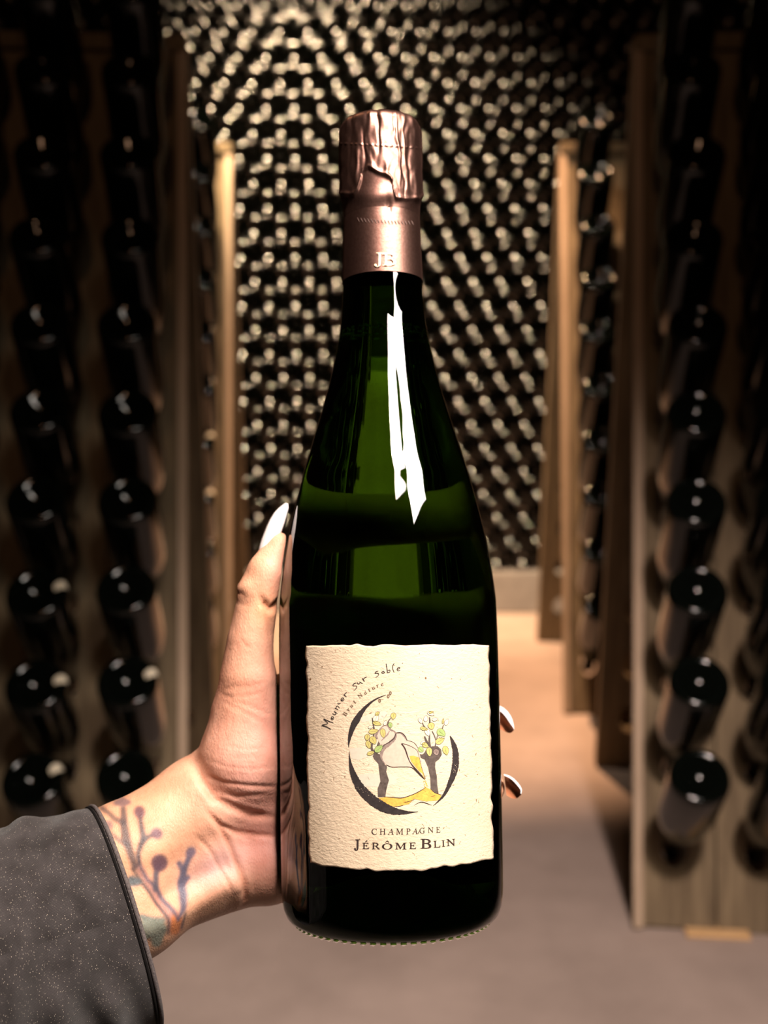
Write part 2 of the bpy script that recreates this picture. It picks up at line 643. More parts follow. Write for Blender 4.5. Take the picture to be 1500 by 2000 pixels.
# --- glass body: one solid of glass and wine
prof = [(0, 0.020), (0.010, 0.0185), (0.020, 0.0125), (0.029, 0.0045), (0.0335, 0.0010), (0.0362, 0.0), (0.0385, 0.0004), (0.0405, 0.0018)]
s = S_TAB[0] + 0.0005
prof += [(rad(PS[0]) - 0.0010, PS[0] - 0.0028)]
for s in np.linspace(PS[0], S_TOP - 0.012, 150):
    r = rad(s)
    if s > S_FOIL + 0.004:
        r = min(r, rad(S_FOIL) - 0.0002) - 0.0007 * min(1, (s - S_FOIL - .004) / .003)
    prof.append((r, s))
prof.append((0, S_TOP - 0.011))
gv, gf = lathe(prof, 128)
M_BASE = plain('opaque_dark_base', (0.003, 0.005, 0.002), 0.9, 0.0, 0.05)  # opaque near-black base faces, put in to stop lamps glinting inside the glass
link('glass_body', mesh('glass_body', gv, gf, [M_GLASS, M_BASE], True, [1 if i < 128 * 5 else 0 for i in range(len(gf))]), HERO, 'dark green glass')
# knurled dimples round the base
bV, bF = [], []
for k in range(64):
    a = 2 * math.pi * k / 64
    for (dr, dz, dt) in ((0, 0, 0),):
        c = Vector((0.0372 * math.cos(a), 0.0372 * math.sin(a), -0.0001))
        t = Vector((-math.sin(a), math.cos(a), 0)) * 0.0011
        o_ = Vector((math.cos(a), math.sin(a), 0)) * 0.0013
        q = len(bV)
        bV += [c - t - o_, c + t - o_, c + t + o_, c - t + o_, c + Vector((0, 0, -0.0009))]
        bF += [(q, q + 4, q + 1), (q + 1, q + 4, q + 2), (q + 2, q + 4, q + 3), (q + 3, q + 4, q)]
kn = link('base_knurling', mesh('base_knurling', bV, bF, M_GLASS), HERO, 'ring of tiny raised glass dots')
# froth at the liquid line, inside the neck
bV, bF = [], []
sv8, sf8 = lathe([(0, -1), (.7, -.7), (1, 0), (.7, .7), (0, 1)], 6)
for k in range(260):
    a = random.uniform(0, 2 * math.pi)
    ss = S_LIQ - random.random() ** 2 * 0.0045
    rr = rad(ss) - 0.0022 - random.uniform(0, .0006)
    q = len(bV)
    sc = random.uniform(.00025, .0006)
    bV += [(rr * math.sin(a) + v[0] * sc, -rr * math.cos(a) + v[1] * sc, ss + v[2] * sc) for v in sv8]
    bF += [tuple(q + i for i in f) for f in sf8]
fr = link('wine_froth', mesh('wine_froth', bV, bF, plain('froth', (0.35, 0.5, 0.3), 0.5)), HERO, 'fine bubbles at the wine level')
fr['kind'] = 'stuff'

# --- foil: crumpled hood and smooth neck band
CX0, CY0, CS = 620, 180, 5.0       # crop the foil details were measured in


def foil_px(ang, s, r):
    p = HM @ Vector((r * math.sin(ang), -r * math.cos(ang), s))
    x, y, _ = proj(p)
    return (x - CX0) * CS, (y - CY0) * CS


def gauss(x, w):
    return math.exp(-(x / w) ** 2)


FLAP = [(-400, 1000), (210, 1005), (340, 1015), (372, 1010), (405, 960), (432, 860), (440, 790), (500, 745), (545, 765), (600, 800), (660, 820), (705, 842), (728, 880),
        (742, 985), (760, 1050), (860, 1062), (985, 1056), (1030, 1000), (1500, 1000)]
FX = [p[0] for p in FLAP]
FY = [p[1] for p in FLAP]
# vertical folds: (x at top, x at bottom, half width, height mm)
FOLDS = [(300, 300, 26, .5), (395, 400, 24, .75), (335, 330, 22, -.6), (505, 540, 24, .8), (450, 468, 20, -.7), (590, 600, 20, -.7), (640, 680, 34, .5),
         (765, 800, 14, .8), (742, 770, 9, -.3), (808, 835, 16, -.5), (835, 845, 12, .3), (925, 950, 26, .75), (880, 890, 22, -.6), (990, 985, 22, -.5)]


def foil_r(ang, s):
    base = 0.0160 if s > S_FOIL + 0.022 else 0.0160
    r0 = float(np.interp(s, [S_FOIL, axis_row(430), axis_row(396), axis_row(340), axis_row(256), S_TOP],
                         [rad(S_FOIL) + .0004, .01580, .01640, .01640, .01640, .01625]))
    X, Y = foil_px(ang, s, r0)
    d = 0.0
    if Y < 1260:
        edge = float(np.interp(X, FX, FY)) if abs(ang) < 1.5 else 1000
        k = 1 / (1 + math.exp((Y - edge) / 9.0))
        lip = gauss(Y - edge + 18, 20) * 0.35
        d += k * 0.75 + lip
        fade = min(1, max(0, (Y - 170) / 60)) * k
        if abs(ang) < 1.45:
            t = (Y - 250) / 650
            for q, (a, c, wd, hgt) in enumerate(FOLDS):
                wob = 9 * math.sin(Y / 95 + q * 1.9) + 5 * math.sin(Y / 41 + q * 2.7)
                amp = 0.55 + 0.45 * math.sin(Y / 130 + q * 2.3)
                d += hgt * 0.72 * amp * fade * gauss(X - (a + (c - a) * t) - wob, wd * (.8 + .25 * math.sin(Y / 70 + q)))
            d += fade * (0.07 * math.sin(X / 13 + 2 * math.sin(Y / 60)) * math.sin(Y / 85 + X / 120) + .05 * math.sin(X / 29 - Y / 33))
        else:
            d += 0.35 * fade * math.sin(ang * 23 + 1.3 * math.sin(s * 300))
        # facets below the flap
        d += (1 - k) * (0.55 * gauss(Y - 1010, 70) + 0.28 * math.sin(X / 60 + Y / 90) * gauss(Y - 1080, 90))
        d += (1 - k) * 0.5 * gauss(X - 690 - (Y - 1000) * .1, 26) * gauss(Y - 1110, 90) * -1
    # pricked perforation lines
    d += 0.22 * gauss(Y - 520 - (X - 500) * .06, 9) * (0.5 + 0.5 * math.sin(X / 7.5))
    d += 0.13 * math.sin(ang * 5 + s * 60) * (1 if Y > 1290 else 0) * 0.4
    return r0 + d * 0.001


nA, nS = 420, 230
fs = list(np.linspace(S_FOIL, axis_row(430), 26)) + list(np.linspace(axis_row(429), S_TOP - 0.0035, nS - 26))
V, Fc = [], []
for i, s in enumerate(fs):
    for k in range(nA):
        a = 2 * math.pi * k / nA
        aa = a if a <= math.pi else a - 2 * math.pi
        r = foil_r(aa, s)
        V.append((r * math.sin(a), -r * math.cos(a), s))
last = [Vector(v) for v in V[-nA:]]
for q, (sc, dz) in enumerate([(.985, .0012), (.95, .0022), (.89, .0030), (.78, .0035), (.5, .0038), (.2, .0039), (.02, .0039)]):
    for v in last:
        V.append((v.x * sc, v.y * sc, v.z + dz))
nr = len(V) // nA
for i in range(nr - 1):
    for k in range(nA):
        k2 = (k + 1) % nA
        Fc.append((i * nA + k, i * nA + k2, (i + 1) * nA + k2, (i + 1) * nA + k))
split = 25
lowF = [f for f in Fc if f[0] // nA < split]
upF = [f for f in Fc if f[0] // nA >= split]


def sub_mesh(name, faces, mat):
    used = sorted({i for f in faces for i in f})
    mp = {u: i for i, u in enumerate(used)}
    return mesh(name, [V[u] for u in used], [tuple(mp[i] for i in f) for f in faces], mat)


hood = link('foil_hood', sub_mesh('foil_hood', upF, M_FOIL), HERO, 'crumpled rose foil over cork and wire')
band = link('neck_band', sub_mesh('neck_band', lowF, M_FOIL), HERO, 'smooth rose foil band')


# --- flat print wrapped on the glass, foil and paper
def crop_conv(x0, y0, sc):
    return lambda p: (x0 + p[0] / sc, y0 + p[1] / sc)


A2 = crop_conv(580, 1230, 1500 / 460)       # whole label
A5 = crop_conv(660, 1360, 1500 / 260)       # picture
A6 = crop_conv(600, 1270, 1500 / 220)       # handwriting
A7 = crop_conv(670, 1590, 6.0)              # printed name


SLANT = 0.2507


class Flat:
    """flat shapes collected in pixel rows and columns, then wrapped onto the bottle"""

    def __init__(self):
        self.bm = bmesh.new()

    def poly(self, pts):
        vs = [self.bm.verts.new((p[0], p[1], 0)) for p in pts]
        f = self.bm.faces.new(vs)
        bmesh.ops.triangulate(self.bm, faces=[f])

    def stroke(self, pts, jitter=0.0):
        """pts (x, y, width); a ribbon with smoothed centre line"""
        P = []
        n = len(pts)
        for i in range(n - 1):
            p0, p1, p2, p3 = pts[max(i - 1, 0)], pts[i], pts[i + 1], pts[min(i + 2, n - 1)]
            seg = max(2, int(math.hypot(p2[0] - p1[0], p2[1] - p1[1]) / 1.6))
            for k in range(seg):
                t = k / seg
                P.append([0.5 * (2 * b_ + (c - a) * t + (2 * a - 5 * b_ + 4 * c - d) * t * t + (3 * b_ - a - 3 * c + d) * t ** 3) for a, b_, c, d in zip(p0, p1, p2, p3)])
        P.append(list(pts[-1]))
        L, Q = [], []
        for i, p in enumerate(P):
            a, c = P[max(i - 1, 0)], P[min(i + 1, len(P) - 1)]
            dx, dy = c[0] - a[0], c[1] - a[1]
            l = math.hypot(dx, dy) or 1
            h = max(p[2], .2) / 2
            j1, j2 = 1 + random.uniform(-jitter, jitter), 1 + random.uniform(-jitter, jitter)
            L.append(self.bm.verts.new((p[0] - dy / l * h * j1, p[1] + dx / l * h * j1, 0)))
            Q.append(self.bm.verts.new((p[0] + dy / l * h * j2, p[1] - dx / l * h * j2, 0)))
        for i in range(len(P) - 1):
            self.bm.faces.new((L[i], L[i + 1], Q[i + 1], Q[i]))

    def dot(self, x, y, r, ry=None, n=9):
        ry = ry or r
        self.bm.faces.new([self.bm.verts.new((x + r * math.cos(6.2832 * k / n), y + ry * math.sin(6.2832 * k / n), 0)) for k in range(n)])

    def glyph(self, ch, x0, y0, x1, y1, rot=0.0, thin=-0.010, light=False):
        """a serif capital or letter stretched to the box x0..x1, y0 (top)..y1 (base), turned by rot about the box centre"""
        o = ord(ch)
        code = 0x1D400 + o - 65 if 65 <= o <= 90 else 0x1D41A + o - 97
        if light:
            code = 0x1D434 + o - 65 if o <= 90 else 0x1D44E + o - 97
        cu = bpy.data.curves.new('letter', 'FONT')
        cu.body = chr(code)
        cu.resolution_u = 4
        cu.offset = thin
        ob = bpy.data.objects.new('letter', cu)
        COL.objects.link(ob)
        me = bpy.data.meshes.new_from_object(ob.evaluated_get(bpy.context.evaluated_depsgraph_get()))
        co = np.array([v.co[:2] for v in me.vertices])
        if light:
            co[:, 0] -= co[:, 1] * SLANT
        mn, mx = co.min(0), co.max(0)
        co = (co - mn) / (mx - mn)
        px = x0 + co[:, 0] * (x1 - x0)
        py = y1 - co[:, 1] * (y1 - y0)
        cx, cy = (x0 + x1) / 2, (y0 + y1) / 2
        c, s_ = math.cos(rot), math.sin(rot)
        vs = [self.bm.verts.new((cx + (a - cx) * c - (b_ - cy) * s_, cy + (a - cx) * s_ + (b_ - cy) * c, 0)) for a, b_ in zip(px, py)]
        for p in me.polygons:
            try:
                self.bm.faces.new([vs[i] for i in p.vertices])
            except ValueError:
                pass
        bpy.data.objects.remove(ob)
        bpy.data.meshes.remove(me)
        bpy.data.curves.remove(cu)

    def build(self, name, mat, parent, off, label=None, radius=rad, step=3.0):
        bm = self.bm
        if parent is LABEL:
            off = OFF + (off - OFF) * 0.4
        xs = [v.co.x for v in bm.verts]
        x = math.ceil(min(xs) / step) * step
        while x < max(xs):
            bmesh.ops.bisect_plane(bm, geom=bm.verts[:] + bm.edges[:] + bm.faces[:], plane_co=(x, 0, 0), plane_no=(1, 0, 0))
            x += step
        for v in bm.verts:
            a, s_ = to_surface(v.co.x, v.co.y, off, radius)
            v.co = on_bottle(a, s_, off, radius)
        for f in bm.faces:
            f.normal_update()
            c = f.calc_center_median()
            if f.normal.dot(Vector((c.x, c.y, 0))) < 0:
                f.normal_flip()
        me = bpy.data.meshes.new(name)
        bm.to_mesh(me)
        bm.free()
        me.materials.append(mat)
        return link(name, me, parent, label)


def pts(conv, sc, seq):
    """sequence of (x, y[, width]) in a crop -> pixel strokes"""
    return [(*conv(p[:2]), p[2] / sc if len(p) > 2 else 1.0) for p in seq]


# paper label with torn edges
def torn(n, amp, seed):
    g = np.random.default_rng(seed)
    a = g.normal(size=n + 1)
    k = np.array([.06, .12, .2, .24, .2, .12, .06])
    return np.convolve(a, k, 'same') * amp * 2.0


nu, nv = 90, 110
TL, TR, BL, BR = A2((58, 100)), A2((1222, 96)), A2((75, 1487)), A2((1252, 1456))
tt, tb_, tl_, tr_ = torn(nu, 1.7, 1), torn(nu, 1.9, 2), torn(nv, 1.6, 3), torn(nv, 1.3, 4)
V = []
for j in range(nv + 1):
    v = j / nv
    for i in range(nu + 1):
        u = i / nu
        top = [TL[k] * (1 - u) + TR[k] * u for k in (0, 1)]
        bot = [BL[k] * (1 - u) + BR[k] * u for k in (0, 1)]
        sag = 4 * u * (1 - u)
        bot[1] += 19.0 * sag
        top[1] += 0.0 * sag
        x = top[0] * (1 - v) + bot[0] * v
        y = (top[1] + tt[i]) * (1 - v) + (bot[1] + tb_[i]) * v
        x += (tl_[j] * (1 - u) ** 6 + tr_[j] * u ** 6)
        a, s_ = to_surface(x, y, .0003)
        V.append(on_bottle(a, s_, .0003))
Fc = [(j * (nu + 1) + i, (j + 1) * (nu + 1) + i, (j + 1) * (nu + 1) + i + 1, j * (nu + 1) + i + 1) for j in range(nv) for i in range(nu)]
lm = mesh('paper_label', V, Fc, M_PAPER)
LABEL = link('paper_label', lm, HERO, 'cream handmade paper label with torn edges')
so = LABEL.modifiers.new('thickness', 'SOLIDIFY')
so.thickness = 0.00028
so.offset = -1

INK_BLACK = ink('black_brush_ink', (0.030, 0.024, 0.024))
INK_LINE = ink('brown_line_ink', (0.034, 0.023, 0.021))
INK_TRUNK = ink('trunk_wash', (0.085, 0.066, 0.058), 0.35)
INK_SAND = ink('ochre_wash', (0.62, 0.34, 0.07), 0.25)
INK_SHELL = ink('shell_wash', (0.52, 0.385, 0.31), 0.08)
INK_SHADE = ink('shell_grey_wash', (0.22, 0.165, 0.145), 0.3)
INK_LEAF = ink('yellow_green_wash', (0.42, 0.37, 0.13), 0.15)
INK_GREEN = ink('fresh_green_wash', (0.27, 0.36, 0.13), 0.15)
INK_WHITE = ink('pale_leaf', (0.68, 0.585, 0.44), 0.04)
INK_SKY = ink('pale_blue_wash', (0.52, 0.475, 0.385), 0.06)
INK_TEXT = ink('faded_brown_ink', (0.13, 0.085, 0.055), 0.15)
INK_FLECK = ink('fibre_brown', (0.20, 0.105, 0.05), 0.4)
OFF = .00034

# pale sky washes
f = Flat()
for poly in ([(130, 590), (230, 575), (350, 585), (380, 620), (300, 640), (340, 680), (230, 720), (150, 700), (140, 640)],
             [(250, 250), (330, 210), (420, 180), (540, 170), (560, 200), (480, 220), (520, 250), (380, 270), (270, 300)],
             [(215, 890), (360, 865), (480, 880), (600, 890), (690, 910), (640, 950), (690, 970), (560, 1010), (600, 1030), (420, 1020), (270, 1020), (230, 960)],
             [(660, 185), (800, 175), (880, 165), (900, 180), (760, 195)], [(650, 330), (780, 320), (860, 335), (700, 345)], [(770, 410), (900, 395), (950, 415), (830, 425)]):
    f.poly([A5(p) for p in poly])
f.build('sky_wash', INK_SKY, LABEL, OFF, 'pale grey-blue printed cloud streaks')

# tree trunks
f = Flat()
f.poly([A5(p) for p in [(390, 670), (420, 640), (470, 650), (490, 700), (520, 760), (555, 790), (545, 850), (560, 900), (575, 945), (560, 1000), (545, 1060), (535, 1135), (450, 1135),
                        (447, 1040), (478, 960), (465, 850), (455, 760), (410, 710)]])
f.poly([A5(p) for p in [(970, 640), (1000, 590), (1060, 562), (1120, 560), (1165, 600), (1170, 660), (1140, 710), (1100, 740), (1095, 800), (1115, 900), (1120, 1000), (1135, 1095),
                        (1095, 1090), (1045, 1050), (1040, 920), (1015, 800), (975, 710), (930, 695), (912, 650), (950, 655)]])
for st in ([(385, 240, 10), (395, 300, 14), (405, 370, 20), (400, 470, 18), (380, 580, 26), (420, 650, 40)], [(500, 470, 10), (465, 520, 26), (430, 640, 40)],
           [(600, 240, 8), (570, 280, 14), (560, 330, 16)], [(945, 280, 10), (965, 330, 14), (985, 350, 10)], [(1030, 235, 14), (1035, 290, 18), (1015, 350, 10)],
           [(975, 450, 18), (1000, 510, 26), (1030, 560, 30)], [(1035, 420, 10), (1030, 500, 22), (1040, 570, 20)], [(1060, 390, 10), (1085, 440, 14), (1110, 510, 10)],
           [(1190, 320, 10), (1175, 370, 14)], [(1130, 400, 8), (1110, 500, 12), (1095, 570, 16)]):
    f.stroke(pts(A5, 5.77, st))
f.build('tree_trunks', INK_TRUNK, LABEL, OFF + .00003, 'two printed dark pollard trunks')

# shell and sand
f = Flat()
f.poly([A5(p) for p in [(480, 600), (510, 550), (585, 510), (640, 450), (650, 415), (700, 410), (745, 440), (780, 495), (850, 518), (905, 590), (935, 700), (955, 800), (978, 935), (900, 865), (830, 803),
                        (720, 795), (600, 800), (540, 770), (490, 700)]])
f.poly([A5(p) for p in [(590, 375), (640, 400), (645, 455), (600, 510), (530, 545), (480, 545), (440, 470), (430, 440), (460, 385), (510, 335), (560, 330)]])
f.build('shell_wash', INK_SHELL, LABEL, OFF + .00006, 'printed pinkish shell')
f = Flat()
for st in ([(655, 415, 14), (640, 470, 34), (585, 530, 44), (520, 575, 50), (492, 640, 34), (495, 705, 16), (530, 760, 8)], [(655, 412, 10), (710, 415, 22), (750, 450, 26), (780, 500, 10)],
           [(440, 480, 30), (430, 440, 26), (455, 395, 18), (510, 335, 12), (560, 335, 14), (590, 375, 20), (640, 400, 16), (648, 450, 16), (600, 505, 16), (530, 545, 12)],
           [(580, 390, 12), (560, 430, 16), (520, 470, 14), (490, 500, 10)]):
    f.stroke(pts(A5, 5.77, st), .15)
f.build('shell_shading', INK_SHADE, LABEL, OFF + .00009, 'printed grey shading on the shell')
f = Flat()
f.poly([A5(p) for p in [(805, 672), (850, 668), (915, 690), (930, 760), (955, 840), (972, 885), (920, 850), (860, 780), (825, 735)]])
f.poly([A5(p) for p in [(455, 1145), (560, 1135), (700, 1150), (830, 1112), (940, 1060), (990, 1028), (1040, 1045), (1090, 1085), (1160, 1115), (1165, 1140), (1130, 1170), (1000, 1185), (860, 1155),
                        (740, 1195), (800, 1215), (640, 1245), (560, 1220), (500, 1180)]])
for k in range(46):
    t = random.random()
    x, y = 962 + 34 * t + random.uniform(-14, 14) * (.6 + t), 870 + 165 * t
    p = A5((x, y))
    f.dot(p[0], p[1], random.uniform(.5, 1.1), n=6)
f.build('sand_wash', INK_SAND, LABEL, OFF + .00009, 'printed ochre sand pouring from the shell')
f = Flat()
for st in ([(520, 1132, 6), (620, 1140, 9), (720, 1145, 10), (830, 1113, 9), (920, 1070, 9), (985, 1030, 4)], [(1040, 1040, 3), (1090, 1085, 8), (1170, 1113, 6)], [(740, 1197, 3), (800, 1185, 7), (872, 1160, 2)],
           [(640, 1242, 3), (690, 1238, 8), (745, 1225, 2)], [(860, 1226, 2), (935, 1192, 9), (1000, 1206, 9), (1058, 1228, 2)], [(1045, 1128, 2), (1080, 1124, 5), (1100, 1116, 2)],
           [(715, 533, 14), (755, 590, 16), (790, 690, 12), (815, 745, 10), (860, 805, 18), (930, 885, 22), (978, 935, 5)], [(715, 533, 10), (760, 540, 8), (830, 568, 6), (890, 610, 5), (915, 680, 4), (940, 790, 4), (968, 880, 4), (985, 930, 6)],
           [(545, 772, 8), (610, 797, 8), (720, 795, 8), (830, 803, 8), (900, 865, 6), (975, 935, 4)], [(780, 497, 6), (850, 518, 6), (890, 560, 5), (910, 600, 4)], [(655, 412, 8), (705, 410, 10), (750, 442, 10), (780, 495, 6)],
           [(650, 420, 8), (635, 470, 10), (585, 512, 10), (515, 555, 8), (485, 605, 10)]):
    f.stroke(pts(A5, 5.77, st))
for k in range(70):
    x, y = random.choice([(random.uniform(830, 950), random.uniform(700, 850)), (random.uniform(930, 1060), random.uniform(1050, 1110)), (985 + random.uniform(-20, 25), random.uniform(880, 1030))])
    p = A5((x, y))
    f.dot(p[0], p[1], random.uniform(.25, .5), n=5)
f.build('picture_lines', INK_LINE, LABEL, OFF + .00012, 'printed brown outlines')

# leaves: (cx, cy, length, width, angle, colour)
LV = [(430, 245, 95, 62, -65, 'w'), (445, 195, 60, 40, -40, 'y'), (440, 305, 100, 48, 15, 'y'), (625, 222, 75, 58, 100, 'y'), (535, 298, 60, 38, -60, 'w'), (590, 325, 65, 46, 80, 'g'),
      (370, 345, 60, 34, -20, 'w'), (400, 395, 110, 55, -10, 'y'), (508, 415, 105, 60, 80, 'y'), (330, 462, 75, 55, 100, 'y'), (398, 495, 95, 75, 60, 'y'), (345, 545, 95, 55, 70, 'y'),
      (460, 590, 110, 70, -40, 'g'), (370, 640, 90, 45, -20, 'y'),
      (1045, 195, 85, 40, 25, 'w'), (1050, 180, 60, 25, -10, 'y'), (990, 250, 70, 44, -80, 'w'), (930, 275, 70, 40, 60, 'w'), (1095, 260, 70, 34, -10, 'w'), (1225, 290, 75, 44, -65, 'w'),
      (1185, 280, 60, 22, -85, 'y'), (1052, 335, 80, 72, 80, 'y'), (970, 365, 90, 40, 15, 'y'), (1010, 405, 90, 55, 70, 'w'), (1165, 410, 110, 82, 40, 'g'), (1150, 500, 110, 66, -30, 'y'),
      (1170, 460, 70, 30, 20, 'w'), (985, 550, 80, 55, 30, 'y'), (935, 600, 70, 60, 40, 'g'), (1030, 625, 105, 64, 85, 'y'), (1108, 630, 75, 66, 70, 's'), (1215, 610, 105, 66, 75, 'y'), (960, 520, 60, 36, -40, 'w')]
cols = {'w': Flat(), 'y': Flat(), 'g': Flat(), 's': Flat()}
lines = Flat()
for cx, cy, ln, wd, an, c in LV:
    a = R(an)
    out = []
    for k in range(16):
        t = k / 16 * 2 * math.pi
        lx = -math.cos(t) * ln / 2
        ly = math.sin(t) * wd / 2 * (1 - 0.25 * math.cos(t + math.pi)) * (abs(math.sin(t)) ** .25 if math.sin(t) else 0)
        out.append(A5((cx + lx * math.cos(a) - ly * math.sin(a), cy + lx * math.sin(a) + ly * math.cos(a))))
    cols[c].poly(out)
    lines.stroke([(p[0], p[1], .55) for p in out + out[:1]])
    p, q = A5((cx - ln * .35 * math.cos(a), cy - ln * .35 * math.sin(a))), A5((cx + ln * .4 * math.cos(a), cy + ln * .4 * math.sin(a)))
    lines.stroke([(*p, .3), ((p[0] + q[0]) / 2, (p[1] + q[1]) / 2 + .5, .4), (*q, .2)])
for k, (c, m, lb) in enumerate((('w', INK_WHITE, 'printed white leaves'), ('y', INK_LEAF, 'printed yellow-green leaves'), ('g', INK_GREEN, 'printed green leaves'), ('s', INK_SHADE, 'printed grey leaf'))):
    cols[c].build('leaf_wash', m, LABEL, OFF + .00014 + k * .00001, lb)
lines.build('leaf_lines', INK_LINE, LABEL, OFF + .00019, 'printed leaf outlines')

# brushed ring
f = Flat()
for st in ([(122, 578, 3), (124, 520, 20), (140, 430, 46), (172, 335, 66), (215, 260, 74), (265, 180, 52), (320, 115, 32), (390, 55, 20), (460, 15, 12), (540, -16, 5)],
           [(127, 620, 4), (135, 720, 22), (157, 830, 55), (197, 930, 78), (252, 1030, 98), (332, 1120, 112), (432, 1200, 112), (540, 1260, 102), (650, 1295, 76), (760, 1308, 42), (830, 1306, 18), (905, 1299, 3)],
           [(1264, 446, 8), (1288, 500, 36), (1318, 590, 62), (1328, 690, 72), (1322, 790, 76), (1298, 890, 66), (1262, 980, 52), (1220, 1070, 38), (1172, 1140, 26), (1112, 1200, 12), (1074, 1233, 3)]):
    f.stroke(pts(A5, 5.77, st), .09)
f.stroke(pts(A6, 6.82, [(905, 660, 6), (960, 630, 5), (1045, 597, 4)]))
f.build('brush_ring', INK_BLACK, LABEL, OFF + .0002, 'printed black brush-stroke ring')
f = Flat()
for q in range(40):
    x, y = random.choice([(random.uniform(200, 520), 0), (random.uniform(1290, 1350), 1)])
    if y == 0:
        y = 1030 + (x - 250) * .62 + random.uniform(-30, 30)
    else:
        y = random.uniform(760, 860)
    p = A5((x, y))
    f.dot(p[0], p[1], random.uniform(.25, .6), n=5)
f.build('ink_gaps', M_PAPER, LABEL, OFF + .00022, 'specks of bare paper in the ring')

# handwriting
HW = [[(318, 1052, 8), (255, 1020, 13), (193, 998, 12)], [(193, 998, 12), (240, 985, 9), (276, 972, 8), (250, 945, 9), (219, 914, 13)], [(219, 914, 13), (280, 940, 12), (346, 966, 7)],
      [(316, 900, 7), (338, 905, 9), (352, 893, 9), (340, 880, 8), (322, 890, 10), (322, 915, 10), (345, 922, 7), (360, 905, 5)],
      [(338, 838, 8), (362, 858, 10), (382, 850, 9), (378, 832, 8), (360, 812, 8)], [(358, 812, 10), (382, 828, 9), (402, 845, 6)],
      [(368, 768, 10), (390, 780, 9), (412, 794, 7)], [(384, 776, 8), (390, 750, 9), (402, 740, 9), (432, 768, 7)],
      [(405, 703, 11), (420, 712, 9), (446, 708, 5)], [(402, 671, 11), (406, 676, 8)],
      [(450, 664, 7), (475, 655, 9), (488, 640, 9), (470, 632, 8), (452, 648, 10), (455, 670, 11), (478, 672, 8), (496, 652, 5)],
      [(486, 590, 11), (505, 605, 10), (526, 622, 6)], [(500, 600, 8), (502, 578, 10), (526, 562, 8)],
      [(656, 434, 6), (630, 440, 10), (608, 462, 11), (622, 474, 9), (650, 472, 9), (660, 490, 10), (645, 516, 7), (620, 536, 5)],
      [(668, 428, 10), (680, 448, 10), (700, 440, 8), (702, 418, 8)], [(700, 416, 8), (715, 432, 8), (742, 442, 5)],
      [(735, 372, 11), (748, 392, 12), (764, 416, 8)], [(748, 392, 8), (760, 370, 10), (795, 354, 7)],
      [(946, 276, 7), (918, 284, 10), (902, 306, 11), (925, 304, 9), (952, 312, 10), (944, 340, 8), (912, 360, 5)],
      [(990, 300, 9), (1008, 276, 9), (1020, 282, 9), (1028, 300, 9), (1010, 304, 10), (992, 300, 9)], [(1020, 280, 9), (1036, 302, 6)],
      [(1051, 178, 9), (1062, 240, 11), (1068, 297, 10)], [(1068, 297, 9), (1096, 292, 8), (1106, 272, 8), (1090, 262, 7), (1070, 276, 6)],
      [(1160, 176, 8), (1142, 200, 11), (1140, 245, 9), (1158, 294, 6)],
      [(1200, 250, 8), (1225, 245, 9), (1236, 232, 9), (1216, 228, 9), (1198, 248, 10), (1208, 272, 8), (1240, 266, 5)], [(1264, 176, 6), (1276, 168, 8)]]
f = Flat()
for st in HW:
    f.stroke(pts(A6, 6.82, st), .12)
f.build('handwritten_lettering', INK_BLACK, LABEL, OFF + .0002, 'black handwriting reading Meunier Sur Sable')
f = Flat()
for ch, x, y, wd, h, rot in [('B', 505, 848, 48, 58, -57), ('r', 553, 793, 34, 38, -54), ('u', 592, 742, 42, 38, -50), ('t', 632, 686, 28, 50, -45), ('N', 706, 603, 58, 58, -37), ('a', 778, 568, 36, 38, -32),
                             ('t', 828, 530, 28, 50, -27), ('u', 884, 503, 44, 38, -24), ('r', 938, 476, 34, 38, -19), ('e', 1000, 455, 36, 38, -15)]:
    p, q = A6((x - wd / 2, y - h / 2)), A6((x + wd / 2, y + h / 2))
    f.glyph(ch, p[0], p[1], q[0], q[1], R(rot), 0.006, True)
f.build('arched_lettering', INK_TEXT, LABEL, OFF + .0002, 'small faded arched lettering reading Brut Nature')
f = Flat()
for (x, y) in ((1080, 612), (1108, 570), (965, 672)):
    for k in range(3):
        o = [A6((x + (20 - 5 * k) * math.cos(t * .6283 + k) * .8, y + (26 - 7 * k) * math.sin(t * .6283 + k))) for t in range(11)]
        f.stroke([(p[0], p[1], .5) for p in o])
f.stroke(pts(A6, 6.82, [(940, 655, 3), (985, 650, 4), (1020, 655, 3)]))
f.build('grape_sketch', INK_TEXT, LABEL, OFF + .0002, 'tiny printed grapes at the end of the ring')

f = Flat()
for ch, x, wd, base, h in [('C', 367, 66, 240, 70), ('H', 465, 70, 239, 68), ('A', 560, 72, 238, 70), ('M', 665, 86, 237, 68), ('P', 766, 50, 236, 68), ('A', 844, 68, 233, 70), ('G', 928, 64, 228, 68), ('N', 1028, 66, 220, 66), ('E', 1116, 48, 215, 66)]:
    p, q = A7((x - wd / 2, base - h)), A7((x + wd / 2, base))
    f.glyph(ch, p[0], p[1], q[0], q[1], R(-1.5 if x > 900 else 0), 0.002, True)
f.stroke(pts(A7, 6, [(878, 232, 4), (886, 215, 9), (894, 200, 3)]))
f.build('printed_lettering', INK_LINE, LABEL, OFF + .0002, 'thin serif capitals reading CHAMPAGNE')
f = Flat()
for ch, x0, x1, top, base in [('J', 130, 197, 296, 427), ('E', 228, 306, 336, 408), ('R', 337, 434, 336, 410), ('O', 456, 580, 342, 414), ('M', 610, 744, 336, 412), ('E', 776, 857, 333, 408), ('B', 908, 1036, 290, 404), ('L', 1062, 1140, 312, 392),
                              ('I', 1158, 1194, 306, 382), ('N', 1214, 1318, 292, 374)]:
    p, q = A7((x0, top)), A7((x1, base))
    f.glyph(ch, p[0], p[1], q[0], q[1], R(-3 if x0 > 1050 else 0), 0.010, True)
